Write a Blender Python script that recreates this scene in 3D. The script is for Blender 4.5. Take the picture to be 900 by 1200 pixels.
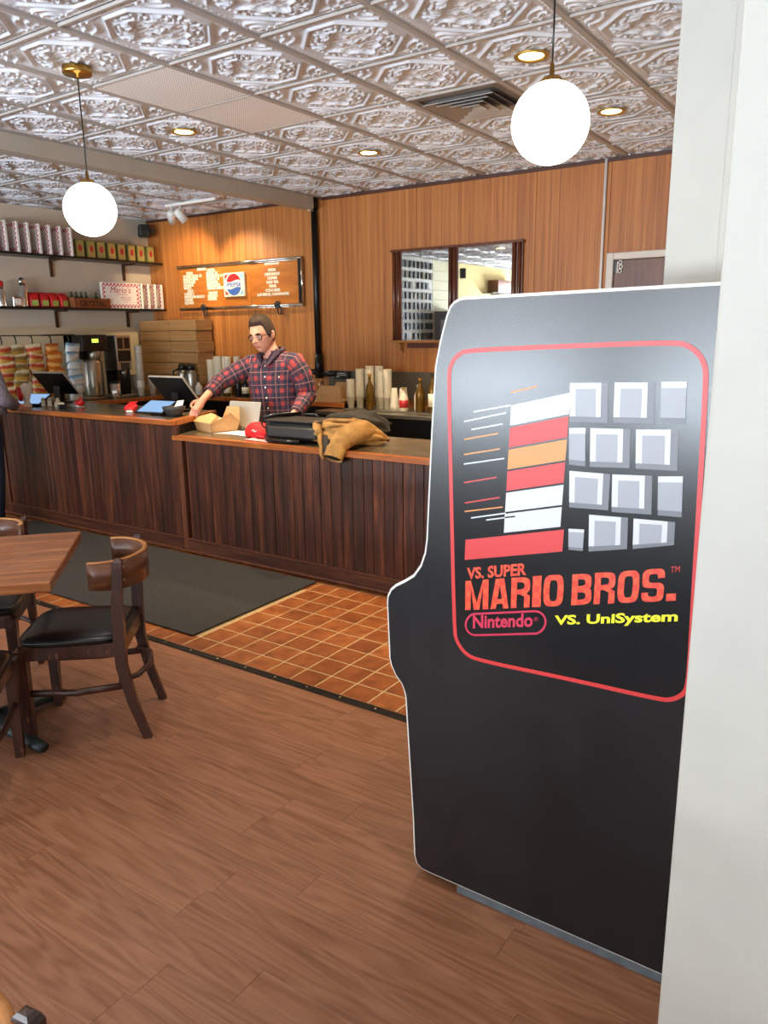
import bpy, bmesh, math, random
from mathutils import Vector, Matrix
random.seed(7)
R = math.radians
SC = bpy.context.scene
COL = SC.collection
for o in list(bpy.data.objects): bpy.data.objects.remove(o)

# ------------------------------------------------------------------ camera, world, lights, exposure
EYE = 1.65
cd = bpy.data.cameras.new('camera'); cam = bpy.data.objects.new('camera', cd); COL.objects.link(cam)
cd.sensor_fit = 'VERTICAL'; cd.sensor_height = 36; cd.lens = 895 / 1200 * 36; cd.clip_start = 0.05
RX, RY, RZ = (0.82769, 0.11867, -0.54849), (0.56103, -0.19838, 0.80367), (-0.01344, -0.97292, -0.23079)
cam.matrix_world = Matrix(((RX[0], -RX[1], -RX[2], 0), (RY[0], -RY[1], -RY[2], 0), (RZ[0], -RZ[1], -RZ[2], EYE), (0, 0, 0, 1)))
SC.camera = cam
SC.view_settings.view_transform = 'Standard'; SC.view_settings.look = 'None'
SC.view_settings.gamma = 1; SC.view_settings.use_curve_mapping = False
SC.view_settings.exposure = 0.62
w = bpy.data.worlds.new('daylight'); SC.world = w; w.use_nodes = True
w.node_tree.nodes['Background'].inputs[0].default_value = (0.75, 0.85, 1.0, 1); w.node_tree.nodes['Background'].inputs[1].default_value = 1.0

def area(name, loc, rot, sx, sy, power, col):
    l = bpy.data.lights.new(name, 'AREA'); l.shape = 'RECTANGLE'; l.size = sx; l.size_y = sy; l.energy = power; l.color = col
    o = bpy.data.objects.new(name, l); o.location = loc; o.rotation_euler = rot; COL.objects.link(o); return o
WIN = [(-6.6, 2.2), (-3.9, 2.2), (-1.2, 2.2)]           # window centres along the front wall, widths
for wx, ww in WIN:
    area('window_daylight', (wx, -4.62, 1.75), (R(90), 0, 0), ww, 2.1, 85, (0.90, 0.95, 1.0))
area('window_daylight', (1.62, -1.0, 1.75), (R(90), 0, R(90)), 2.6, 2.1, 5, (0.90, 0.95, 1.0))

area('ceiling_fill', (-3.5, -6.2, .15), (R(128), 0, 0), 9.0, 2.2, 2900, (0.76, 0.88, 1.0))      # added area lamp outside the shop front, throws fill up onto the ceiling

# ------------------------------------------------------------------ colours and materials
def lin(c):
    if isinstance(c, str): c = tuple(int(c[i:i + 2], 16) / 255 for i in (0, 2, 4))
    return tuple((v / 12.92 if v <= 0.04045 else ((v + 0.055) / 1.055) ** 2.4) for v in c) + (1,)
class NT:
    def __init__(s, name):
        s.m = bpy.data.materials.new(name); s.m.use_nodes = True; s.t = s.m.node_tree
        s.b = s.t.nodes['Principled BSDF']; s.out = s.t.nodes['Material Output']
    def n(s, typ, **k):
        x = s.t.nodes.new(typ)
        for a, v in k.items(): setattr(x, a, v)
        return x
    def link(s, a, b): s.t.links.new(a, b)
    def put(s, sock, v):
        if hasattr(v, 'is_linked') or hasattr(v, 'links'): s.link(v, sock)
        else: sock.default_value = v
    def math(s, op, a, b=0.0, c=0.0):
        x = s.n('ShaderNodeMath', operation=op)
        for i, v in enumerate((a, b, c)): s.put(x.inputs[i], v)
        return x.outputs[0]
    def mix(s, f, a, b, mode='MIX'):
        x = s.n('ShaderNodeMix', data_type='RGBA', blend_type=mode)
        s.put(x.inputs[0], f); s.put(x.inputs[6], a); s.put(x.inputs[7], b); return x.outputs[2]
    def coord(s, which='Object', scale=(1, 1, 1), rnd=False, rot=(0, 0, 0)):
        tc = s.n('ShaderNodeTexCoord'); mp = s.n('ShaderNodeMapping'); mp.inputs['Scale'].default_value = scale; mp.inputs['Rotation'].default_value = rot
        v = tc.outputs[which]
        if rnd:
            oi = s.n('ShaderNodeObjectInfo'); a = s.n('ShaderNodeVectorMath', operation='ADD')
            m = s.math('MULTIPLY', oi.outputs['Random'], 37.0); s.link(v, a.inputs[0]); s.link(m, a.inputs[1]); v = a.outputs[0]
        s.link(v, mp.inputs[0]); return mp.outputs[0]
    def rand(s): return s.n('ShaderNodeObjectInfo').outputs['Random']
    def noise(s, vec, scale=5, detail=4, rough=.55, dist=0.):
        x = s.n('ShaderNodeTexNoise'); s.link(vec, x.inputs['Vector']); x.inputs['Scale'].default_value = scale
        x.inputs['Detail'].default_value = detail; x.inputs['Roughness'].default_value = rough; x.inputs['Distortion'].default_value = dist
        return x.outputs['Fac']
    def ramp(s, f, stops):
        x = s.n('ShaderNodeValToRGB'); s.link(f, x.inputs[0]); e = x.color_ramp.elements
        while len(e) < len(stops): e.new(.5)
        for i, (p, c) in enumerate(stops): e[i].position = p; e[i].color = lin(c) if not isinstance(c, tuple) or len(c) == 3 else c
        return x.outputs[0]
    def bump(s, h, strength=.3, dist=.01):
        x = s.n('ShaderNodeBump'); x.inputs['Strength'].default_value = strength; x.inputs['Distance'].default_value = dist
        s.link(h, x.inputs['Height']); s.link(x.outputs[0], s.b.inputs['Normal'])
    def col(s, v): s.put(s.b.inputs['Base Color'], v)
    def set(s, rough=.5, metal=0, **k):
        s.b.inputs['Roughness'].default_value = rough; s.b.inputs['Metallic'].default_value = metal
        for a, v in k.items(): s.b.inputs[a].default_value = v
        return s

def plain(name, c, rough=.5, metal=0, grain=.0, gs=40, bump=0, **k):
    t = NT(name).set(rough, metal, **k)
    if grain:
        f = t.noise(t.coord(rnd=True), gs, 3)
        c1 = lin(c); lo = tuple(v * (1 - grain) for v in c1[:3]) + (1,); hi = tuple(min(1, v * (1 + grain)) for v in c1[:3]) + (1,)
        t.col(t.ramp(f, [(.3, lo), (.7, hi)]))
        if bump: t.bump(f, bump, .004)
    else: t.col(lin(c))
    return t.m
def wood(name, dark, mid, light, stretch=(1.5, 30, 30), rough=.45, vary=.25, bump=.12, coords='Object', coat=0, wear=None, scale=1.0):
    t = NT(name).set(rough); 
    if coat: t.b.inputs['Coat Weight'].default_value = coat
    v = t.coord(coords, stretch, rnd=True)
    f1 = t.noise(v, 1.0 * scale, 6, .6, .6); f2 = t.noise(v, 4.0 * scale, 3, .7)
    f = t.math('ADD', t.math('MULTIPLY', f1, .7), t.math('MULTIPLY', f2, .3))
    c = t.ramp(f, [(.33, dark), (.5, mid), (.68, light)])
    k = t.math('ADD', 1 - vary / 2, t.math('MULTIPLY', t.rand(), vary))
    cc = t.n('ShaderNodeCombineColor'); [t.link(k, cc.inputs[i]) for i in range(3)]
    c = t.mix(1.0, c, cc.outputs[0], 'MULTIPLY')
    if wear:
        wv = t.noise(t.coord('Object', (9, 9, 3), rnd=True), 4, 5, .7); wm = t.ramp(wv, [(.60, (0, 0, 0, 1)), (.68, (1, 1, 1, 1))])
        c = t.mix(wm, c, lin(wear))
    t.col(c); t.bump(f, bump, .003); return t.m
def emit(name, c, s, base='ffffff'):
    t = NT(name).set(.4); t.col(lin(base)); t.b.inputs['Emission Color'].default_value = lin(c); t.b.inputs['Emission Strength'].default_value = s; return t.m

M = {}
def plankmat():
    t = NT('floor_plank_wood').set(.38); v = t.coord('Object', (2.4, 40, 40), rnd=True); f1 = t.noise(v, 1.2, 6, .62, .5)
    f2 = t.noise(t.coord('Object', (.9, 9, 9), rnd=True), 1.0, 2, .5, .4); ring = t.math('ADD', .5, t.math('MULTIPLY', t.math('SINE', t.math('MULTIPLY', f2, 70.0)), .5))
    f = t.math('ADD', t.math('MULTIPLY', f1, .80), t.math('MULTIPLY', ring, .20))
    c = t.ramp(f, [(.25, '74492f'), (.5, '8d5e43'), (.75, '9c6d52')])
    k = t.math('ADD', .93, t.math('MULTIPLY', t.rand(), .13)); cc = t.n('ShaderNodeCombineColor'); [t.link(k, cc.inputs[i]) for i in range(3)]
    t.col(t.mix(1.0, c, cc.outputs[0], 'MULTIPLY')); t.bump(f, .05, .003); return t.m
M['plank'] = plankmat()
M['subfloor'] = plain('subfloor_dark', '4a2d1d', .8)
M['terracotta'] = (lambda t: (t.col(t.mix(1.0, t.ramp(t.noise(t.coord(rnd=True), 14, 5), [(.3, '7c411b'), (.55, '9a5728'), (.75, 'a86a38')]), t.ramp(t.rand(), [(0, 'd8ccc0'), (1, 'ffffff')]), 'MULTIPLY')), t.set(.38), t.bump(t.noise(t.coord(rnd=True), 60, 3), .15, .002), t.m)[-1])(NT('quarry_tile'))
M['grout'] = plain('grout', 'b2946a', .9, grain=.15)
M['veneer'] = wood('wall_veneer', '854a1c', 'b06c30', 'c68442', (34, 34, .45), .5, .06, .10)
M['veneer_edge'] = plain('veneer_trim', '4a2410', .5)
M['board'] = wood('stained_board', '200e08', '462216', '7d4428', (22, 22, 1.3), .38, .5, .25, wear=None)
M['board_trim'] = wood('stained_trim', '2c140c', '4b271a', '6e4029', (1.5, 26, 26), .4, .2, .15)
M['post'] = wood('stained_post', '4a2617', '6a3a24', '80492f', (26, 26, 1.5), .4, .2, .15)
M['lip'] = wood('counter_edge_wood', '8a4218', 'b06027', 'c47c3e', (2, 26, 26), .32, .12, .08, coat=.3)
M['zinc'] = (lambda t: (t.col(t.ramp(t.noise(t.coord('Object', (2, 2, 2)), 3, 6, .7), [(.35, '857a68'), (.65, 'b3a68c')])), t.set(.26, .85), t.m)[-1])(NT('zinc_top'))
M['mat'] = (lambda t: (t.col(t.ramp(t.noise(t.coord(), 160, 4), [(.3, '1d1c1c'), (.7, '383637')])), t.set(.95), t.bump(t.noise(t.coord(), 260, 2), .6, .004), t.m)[-1])(NT('mat_pile'))
M['rubber'] = plain('rubber', '151515', .7)
M['brassy'] = plain('threshold_metal', '2d2823', .4, .7, grain=.2)
M['screw'] = plain('screw', 'b9a983', .3, .9)
M['white_wall'] = plain('painted_wall', 'bbb7ae', .55, grain=.03, gs=9, bump=.25)
M['beige_wall'] = plain('beige_wall', 'cfc4b2', .7, grain=.03, gs=6)
M['cream_wall'] = plain('cream_wall', 'b89f66', .7, grain=.03, gs=6)
M['tin'] = (lambda t: (t.col(t.ramp(t.noise(t.coord(), 8, 4), [(.3, 'cdd0d8'), (.7, 'e2e4ea')])), t.set(.36, .0), t.m)[-1])(NT('pressed_tin'))
M['tbar'] = plain('grid_bar', 'b0a9a4', .45)
M['slab'] = plain('ceiling_slab', '8f8a86', .8)
M['beam'] = plain('beam_paint', 'b5ada0', .6, grain=.03, gs=5)
M['black'] = plain('black_plastic', '0e0e10', .35)
M['black_soft'] = plain('black_cloth', '17171a', .8, grain=.3, gs=80, bump=.3)
M['iron'] = plain('black_iron', '121214', .38, .3)
M['castiron'] = plain('cast_iron', '33393b', .45, .5, grain=.2)
M['chrome'] = plain('chrome', 'd8d6d0', .16, 1)
M['steel'] = (lambda t: (t.col(t.ramp(t.noise(t.coord('Object', (1, 40, 40)), 4, 3), [(.3, '99958c'), (.7, 'c6c1b4')])), t.set(.28, .95), t.m)[-1])(NT('brushed_steel'))
M['gold'] = plain('brass', 'b38a45', .28, .95)
M['white'] = plain('white_paint', 'e9e7e2', .45)
M['paper'] = plain('paper', 'efebe4', .7)
M['globe'] = emit('milk_glass', 'fff3dc', 4.0)
M['lamp_lens'] = emit('lamp_lens', 'ffdc9a', 12)
M['lamp_trim'] = plain('lamp_trim', 'c9a24e', .3, .7)
M['mirror'] = plain('mirror_glass', 'f2f2ee', .015, 1)
M['mframe'] = wood('mirror_frame_wood', '3a1a0e', '5e2f1b', '7c4328', (24, 24, 1.6), .3, .2, .1, coat=.3)
M['mledge'] = wood('mirror_ledge_wood', '8a5424', 'b2783a', 'c9934f', (2, 26, 26), .35, .1, .1)
M['chairwood'] = wood('chair_wood', '1e0e09', '371a12', '4f2b1c', (20, 20, 2.2), .36, .2, .12, coat=.25, wear='7d4f36')
M['chairband'] = wood('chair_band', '33180e', '56301d', '754528', (3, 3, 18), .36, .2, .1, coat=.2)
M['chairedge'] = wood('chair_band_edge', '8a5226', 'b77b42', 'd0995d', (4, 4, 4), .4, .1, .1)
M['vinyl'] = plain('black_vinyl', '100f0f', .26, grain=.1, gs=90, bump=.1)
M['tabletop'] = wood('table_top', '6a3920', '9a5d36', 'bb7c4c', (2, 24, 24), .3, .35, .06, coat=.35)
M['cab_black'] = (lambda t: (t.col(t.ramp(t.noise(t.coord('Object', (1, 1, 1)), 7, 8, .75), [(.35, '0d0e11'), (.8, '1b1d21')])), t.set(.27, **{'Specular IOR Level': .55}), t.m)[-1])(NT('cabinet_laminate'))
M['art_black'] = plain('art_print_black', '0c0d10', .24)
M['tmold'] = plain('edge_molding', 'd9d7d2', .4)
M['kick'] = plain('kick_base', '5b646b', .5, grain=.2, gs=30)
M['art_red'] = plain('art_red', 'cc3434', .4)
M['art_pink'] = plain('art_crimson', 'c8284c', .4)
M['art_yellow'] = plain('art_yellow', 'f0ee28', .4)
M['art_white'] = plain('art_white', 'cbcdd1', .4)
M['art_grey'] = plain('art_grey', '9a9ca4', .4)
M['art_dgrey'] = plain('art_dark_grey', '707279', .4)
M['art_orange'] = plain('art_orange', 'd68a45', .4)
def checker_red():
    t = NT('art_check_red').set(.4); c = t.n('ShaderNodeTexChecker'); t.link(t.coord('Object'), c.inputs[0]); c.inputs['Scale'].default_value = 62
    c.inputs[1].default_value = lin('f0532c'); c.inputs[2].default_value = lin('d93a26'); t.col(c.outputs[0]); return t.m
M['art_check'] = checker_red()
M['skin'] = (lambda t: (t.col(t.ramp(t.noise(t.coord(), 22, 4), [(.3, 'c98a72'), (.7, 'dba58c')])), t.set(.5, **{'Subsurface Weight': .08}), t.m)[-1])(NT('skin'))
M['lips'] = plain('lips', 'b4655a', .5)
M['hair'] = (lambda t: (t.col(t.ramp(t.noise(t.coord('Object', (60, 60, 12)), 3, 4), [(.3, '24140b'), (.7, '452a17')])), t.set(.55), t.bump(t.noise(t.coord('Object', (90, 90, 20)), 3, 3), .8, .01), t.m)[-1])(NT('hair'))
M['eyewhite'] = plain('eye', 'd8d2ca', .3)
M['jeans'] = plain('denim', '1b2438', .85, grain=.3, gs=120)
def plaid():
    t = NT('plaid_flannel').set(.85); uv = t.n('ShaderNodeTexCoord').outputs['UV']; sp = t.n('ShaderNodeSeparateXYZ'); t.link(uv, sp.inputs[0])
    P = .105
    def band(x, lo, hi):
        f = t.math('FRACT', t.math('DIVIDE', x, P)); return t.math('MULTIPLY', t.math('GREATER_THAN', f, lo), t.math('LESS_THAN', f, hi))
    u, v = sp.outputs[0], sp.outputs[1]
    r = t.math('MULTIPLY', t.math('ADD', band(u, .10, .44), band(v, .10, .44)), .5)
    c = t.ramp(r, [(0, '1d2438'), (.5, '4c2c3e'), (1, '9c3a3c')])
    ln = t.math('MINIMUM', t.math('ADD', band(u, .72, .775), band(v, .72, .775)), 1.0)
    c = t.mix(t.math('MULTIPLY', ln, .42), c, lin('d08a86')); t.col(c)
    t.bump(t.noise(t.coord('Object'), 16, 4, .6, 1.0), .5, .03); return t.m
M['plaid'] = plaid()
M['plaid_dark'] = plain('flannel_collar', '3c2c3e', .85, grain=.4, gs=30)
M['shirt_grey'] = (lambda t: (t.col(t.ramp(t.noise(t.coord('Object', (4, 4, 1.5)), 10, 4, .6, 1.), [(.3, '6f6872'), (.7, '9b929a')])), t.set(.9), t.bump(t.noise(t.coord(), 14, 4, .6, 1.), .6, .03), t.m)[-1])(NT('grey_shirt'))
M['tan'] = (lambda t: (t.col(t.ramp(t.noise(t.coord(), 18, 5), [(.3, '8c6330'), (.7, 'bb8d4c')])), t.set(.8), t.bump(t.noise(t.coord(), 40, 4), .4, .01), t.m)[-1])(NT('duck_canvas'))
M['olive'] = plain('dark_lining', '2b2620', .9, grain=.3, gs=60)
M['bagcloth'] = plain('bag_nylon', '1f1e1e', .6, grain=.25, gs=90, bump=.3)
M['bagpanel'] = plain('bag_panel', '2a2724', .4, grain=.2, gs=60)
M['redcloth'] = plain('red_cloth', 'd4101c', .75, grain=.1, gs=60)
M['redplastic'] = plain('red_plastic', 'cf1d20', .4)
M['kraft'] = plain('kraft_card', 'c39a6a', .75, grain=.06, gs=30)
M['cardboard'] = wood('cardboard', '866239', '9c7547', 'ad8654', (1, 3, 60), .85, .2, .1)
M['silver'] = plain('laptop_aluminium', 'c8c5bd', .35, .6)
M['screen_blue'] = emit('tablet_screen', '8fb4e0', .7, '203040')
M['bowl'] = plain('charcoal_bowl', '2a2c2e', .5)
M['cup_clear'] = plain('clear_plastic', 'f6eeda', .08, 0, **{'Transmission Weight': .2, 'IOR': 1.4, 'Coat Weight': .8, 'Coat Roughness': .04})
M['cup_white'] = plain('paper_cup', 'e6dfd0', .5)
M['lid'] = plain('black_lid', '1a1816', .5)
M['bottle_green'] = plain('green_glass', '1d4a2c', .12, **{'Transmission Weight': .3})
M['bottle_gold'] = plain('gold_bottle', '7a5a24', .2, .6)
M['crate'] = wood('crate_wood', '5c2e13', '8a4b22', 'a2622f', (3, 20, 20), .7, .1, .15)
M['tinlabel'] = plain('tin_gold', 'aaa668', .3, .45)
M['tincan_green'] = plain('tin_green', '7f8a3c', .35, .2)
M['redprint'] = plain('red_print', 'b3232b', .5)
M['lettertile'] = plain('letter_strip', 'e6e0cc', .5)
M['sign_wood'] = wood('sign_wood', '9c5718', 'b5691f', 'c47b30', (2, 20, 20), .45, .15, .08)
M['pepsi_red'] = plain('print_red', 'c9252c', .4); M['pepsi_blue'] = plain('print_blue', '3f62ad', .4); M['pepsi_sky'] = plain('print_sky', '6fb0d8', .4)
M['sign_cream'] = plain('sign_cream', 'ece5c8', .4)
M['door'] = wood('door_veneer', '4a2a1b', '6a3f2a', '7d4f37', (14, 14, 1.5), .4, .1, .08)
M['frame_white'] = plain('door_frame', 'd5cdc3', .5)
M['led'] = emit('led_green', 'b6f04a', 1.5, '304010')
M['coffee'] = plain('coffee_beans', '2b170c', .5)
M['nylon_navy'] = plain('navy', '1d2333', .8)
def boxprint(ha, hz):     # red chequer border printed near the rim of a box face
    t = NT('pizza_box_print').set(.6); co = t.coord('Object'); sp = t.n('ShaderNodeSeparateXYZ'); t.link(co, sp.inputs[0])
    c = t.n('ShaderNodeTexChecker'); c.inputs['Scale'].default_value = 44; c.inputs[1].default_value = lin('c02030'); c.inputs[2].default_value = lin('ece6df')
    cb = t.n('ShaderNodeCombineXYZ'); t.link(sp.outputs[0], cb.inputs[0]); t.link(sp.outputs[2], cb.inputs[1]); cb.inputs[2].default_value = .003; t.link(cb.outputs[0], c.inputs[0])
    m = t.math('MAXIMUM', t.math('SUBTRACT', t.math('ABSOLUTE', sp.outputs[0]), ha), t.math('SUBTRACT', t.math('ABSOLUTE', sp.outputs[2]), hz))
    k = t.math('MULTIPLY', t.math('GREATER_THAN', m, -.046), t.math('LESS_THAN', m, -.012))
    t.col(t.mix(k, lin('ece6df'), c.outputs[0])); return t.m
def bagmat(name, a, b, c):
    t = NT(name).set(.3); g = t.n('ShaderNodeTexCoord').outputs['Generated']; sp = t.n('ShaderNodeSeparateXYZ'); t.link(g, sp.inputs[0])
    z = t.math('ADD', sp.outputs[2], t.math('MULTIPLY', t.math('SUBTRACT', t.noise(t.coord(rnd=True), 25, 2), .5), .25))
    t.col(t.ramp(z, [(.1, b), (.25, a), (.45, a), (.55, c), (.72, c), (.85, b)])); t.bump(t.noise(t.coord(rnd=True), 40, 3), .5, .01); return t.m
M['bag_cream'] = bagmat('snack_cream', 'd0a04a', 'd9cba0', 'b8442c')
M['bag_yellow'] = bagmat('snack_yellow', 'c99a3e', 'e0d6b0', '8a7440')
M['bag_orange'] = bagmat('snack_orange', 'd8741c', 'c26a20', 'e8b060')
M['bag_blue'] = bagmat('snack_blue', 'dfe3e0', '6f9fb8', 'c9d6da')
def perf():
    t = NT('perforated_panel').set(.5); v = t.n('ShaderNodeTexVoronoi'); v.feature = 'F1'; v.voronoi_dimensions = '2D'; t.link(t.coord('Object'), v.inputs['Vector']); v.inputs['Scale'].default_value = 55; v.inputs['Randomness'].default_value = 0
    f = t.math('LESS_THAN', v.outputs['Distance'], .27); t.col(t.mix(f, lin('fbfbfb'), lin('a8a6ac'))); return t.m
M['perf'] = perf()
def thin_glass():
    t = NT('window_glass'); tr = t.n('ShaderNodeBsdfTransparent'); gl = t.n('ShaderNodeBsdfGlossy'); gl.inputs['Roughness'].default_value = .03; mx = t.n('ShaderNodeMixShader'); mx.inputs[0].default_value = .07
    t.link(tr.outputs[0], mx.inputs[1]); t.link(gl.outputs[0], mx.inputs[2]); t.link(mx.outputs[0], t.out.inputs[0]); return t.m
M['glass'] = thin_glass()

# ------------------------------------------------------------------ mesh helpers
class MB:
    def __init__(s): s.b = bmesh.new(); s.uv = None
    def _xf(s, vs, mt):
        if mt is not None: bmesh.ops.transform(s.b, matrix=mt, verts=vs)
    def box(s, c, d, mt=None, bev=0, seg=1):
        r = bmesh.ops.create_cube(s.b, size=1); vs = r['verts']
        bmesh.ops.scale(s.b, vec=d, verts=vs); bmesh.ops.translate(s.b, vec=c, verts=vs)
        if bev:
            es = list({e for v in vs for e in v.link_edges}); g = bmesh.ops.bevel(s.b, geom=es, offset=bev, segments=seg, affect='EDGES', profile=.5, clamp_overlap=True)
            vs = list({v for f in g['faces'] for v in f.verts} | {v for v in vs if v.is_valid})
        s._xf(vs, mt); return s
    def rng(s, x0, x1, y0, y1, z0, z1, bev=0, seg=1): return s.box(((x0 + x1) / 2, (y0 + y1) / 2, (z0 + z1) / 2), (x1 - x0, y1 - y0, z1 - z0), None, bev, seg)
    def ring(s, c, ax, up, rx, ry, n, ex=1.0):
        out = []
        for i in range(n):
            a = 2 * math.pi * i / n; ca, sa = math.cos(a), math.sin(a)
            ca = math.copysign(abs(ca) ** ex, ca); sa = math.copysign(abs(sa) ** ex, sa)
            out.append(s.b.verts.new(Vector(c) + ax * (rx * ca) + up * (ry * sa)))
        return out
    def skin(s, rings, caps=True, closed=False, smooth=True, uv=None):
        n = len(rings[0]); fs = []
        if uv and s.uv is None: s.uv = s.b.loops.layers.uv.new('UVMap')
        for k in range(len(rings) - 1 + (1 if closed else 0)):
            a, b_ = rings[k], rings[(k + 1) % len(rings)]
            for i in range(n):
                try: f = s.b.faces.new((a[i], a[(i + 1) % n], b_[(i + 1) % n], b_[i]))
                except ValueError: continue
                f.smooth = smooth; fs.append(f)
                if uv:
                    us, vv = uv; q = ((us[k] * i, vv[k]), (us[k] * (i + 1), vv[k]), (us[k + 1] * (i + 1), vv[k + 1]), (us[k + 1] * i, vv[k + 1]))
                    for l, t in zip(f.loops, q): l[s.uv].uv = t
        if caps and not closed:
            s.b.faces.new(list(reversed(rings[0]))).smooth = smooth; s.b.faces.new(rings[-1]).smooth = smooth
        return s
    def tube(s, path, rad, n=10, caps=True, flat=1.0, upv=None, closed=False, smooth=True, uv=False, ex=1.0):
        P = [Vector(p) for p in path]; rr = rad if isinstance(rad, (list, tuple)) else [rad] * len(P); rings = []; prev = None; L = 0; us = []; vs = []
        for i, p in enumerate(P):
            if closed: d = P[(i + 1) % len(P)] - P[i - 1]
            else: d = P[min(i + 1, len(P) - 1)] - P[max(i - 1, 0)]
            d.normalize()
            if upv is not None: u = Vector(upv)
            elif prev is not None: u = prev
            else: u = Vector((0, 0, 1)) if abs(d.z) < .9 else Vector((0, 1, 0))
            u = (u - d * u.dot(d)); u.normalize(); prev = u; ax = d.cross(u)
            if i: L += (P[i] - P[i - 1]).length
            us.append(2 * math.pi * .09 / n); vs.append(L)
            rings.append(s.ring(p, ax, u, rr[i], rr[i] * flat, n, ex))
        return s.skin(rings, caps, closed, smooth, (us, vs) if uv else None)
    def cyl(s, p0, p1, r0, r1=None, n=14, smooth=True): return s.tube([p0, p1], [r0, r0 if r1 is None else r1], n, smooth=smooth)
    def lathe(s, prof, n=20, c=(0, 0, 0), smooth=True, axis=None):
        rings = []
        X, Y, Z = Vector((1, 0, 0)), Vector((0, 1, 0)), Vector((0, 0, 1))
        if axis == 'y': X, Y, Z = Vector((1, 0, 0)), Vector((0, 0, 1)), Vector((0, -1, 0))
        for r, z in prof: rings.append(s.ring(Vector(c) + Z * z, X, Y, max(r, 1e-4), max(r, 1e-4), n))
        return s.skin(rings, True, False, smooth)
    def prism(s, poly, off, smooth=False):       # poly: 3-D points, off: extrusion vector
        a = [s.b.verts.new(p) for p in poly]; b_ = [s.b.verts.new(Vector(p) + Vector(off)) for p in poly]; n = len(a)
        s.b.faces.new(a); s.b.faces.new(list(reversed(b_)))
        for i in range(n): s.b.faces.new((a[(i + 1) % n], a[i], b_[i], b_[(i + 1) % n])).smooth = smooth
        return s
    def ball(s, c, r, sc=(1, 1, 1), u=16, v=10, mt=None):
        g = bmesh.ops.create_uvsphere(s.b, u_segments=u, v_segments=v, radius=r); vs = g['verts']
        bmesh.ops.scale(s.b, vec=sc, verts=vs)
        s._xf(vs, mt); bmesh.ops.translate(s.b, vec=c, verts=vs)
        for vv in vs:
            for f in vv.link_faces: f.smooth = True
        return s
    def mesh(s, name):
        bmesh.ops.recalc_face_normals(s.b, faces=s.b.faces[:]); me = bpy.data.meshes.new(name); s.b.to_mesh(me); s.b.free(); return me
def link(name, me, mat, parent=None, loc=None, rot=None):
    o = bpy.data.objects.new(name, me); COL.objects.link(o)
    if mat is not None:
        mat = M[mat] if isinstance(mat, str) else mat
        if not me.materials: me.materials.append(mat)
    if parent is not None: o.parent = parent
    if loc is not None: o.location = loc
    if rot is not None: o.rotation_euler = rot
    return o
def part(name, mb, mat, parent=None, loc=None, rot=None, label=None):
    o = link(name, mb.mesh(name) if isinstance(mb, MB) else mb, mat, parent, loc, rot)
    if label: o['label'] = label
    return o
def tag(o, label, cat, group=None):
    o['label'] = label; o['category'] = cat
    if group: o['group'] = group
    return o
def thing(name, label, cat, loc=(0, 0, 0), rz=0, group=None):
    o = bpy.data.objects.new(name, None); COL.objects.link(o); o.empty_display_size = .1
    o.location = loc; o.rotation_euler = (0, 0, rz); return tag(o, label, cat, group)
def solo(name, mb, mat, label, cat, loc=None, rot=None, group=None): return tag(part(name, mb, mat, None, loc, rot), label, cat, group)
def struct(name, mb, mat, parent=None, label=None):
    o = part(name, mb, mat, parent)
    if parent is None: o['kind'] = 'structure'
    if label: o['label'] = label
    return o
def dup(root, loc, rz=None, label=None, group=None, rot=None):
    def cp(o, par):
        c = o.copy(); COL.objects.link(c); c.parent = par
        for ch in [x for x in KIDS.get(o.name, [])]: cp(ch, c)
        return c
    KIDS = {}
    for x in bpy.data.objects:
        if x.parent: KIDS.setdefault(x.parent.name, []).append(x)
    r = cp(root, None); r.location = loc
    if rz is not None: r.rotation_euler = (0, 0, rz)
    if rot is not None: r.rotation_euler = rot
    if label: r['label'] = label
    if group: r['group'] = group
    return r
def text_mesh(s, size=1.0, offset=0.0, ext=0.0, align='LEFT', sx=1.0, shear=0.0, space=1.0):
    c = bpy.data.curves.new('lettering', 'FONT'); c.body = s; c.size = size; c.offset = offset; c.extrude = ext; c.align_x = align; c.shear = shear; c.space_character = space; c.resolution_u = 3
    o = bpy.data.objects.new('lettering_tmp', c); COL.objects.link(o)
    bpy.context.view_layer.update()
    me = bpy.data.meshes.new_from_object(o.evaluated_get(bpy.context.evaluated_depsgraph_get()))
    bpy.data.objects.remove(o); bpy.data.curves.remove(c)
    if sx != 1.0:
        for v in me.vertices: v.co.x *= sx
    me.materials.clear(); return me
def bbox_fit(me, w, h):     # scale lettering to a width and height
    xs = [v.co.x for v in me.vertices]; ys = [v.co.y for v in me.vertices]
    x0, x1, y0, y1 = min(xs), max(xs), min(ys), max(ys)
    for v in me.vertices: v.co.x = (v.co.x - x0) * w / (x1 - x0); v.co.y = (v.co.y - y0) * h / (y1 - y0)
    return me
def V(*a): return Vector(a)

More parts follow.
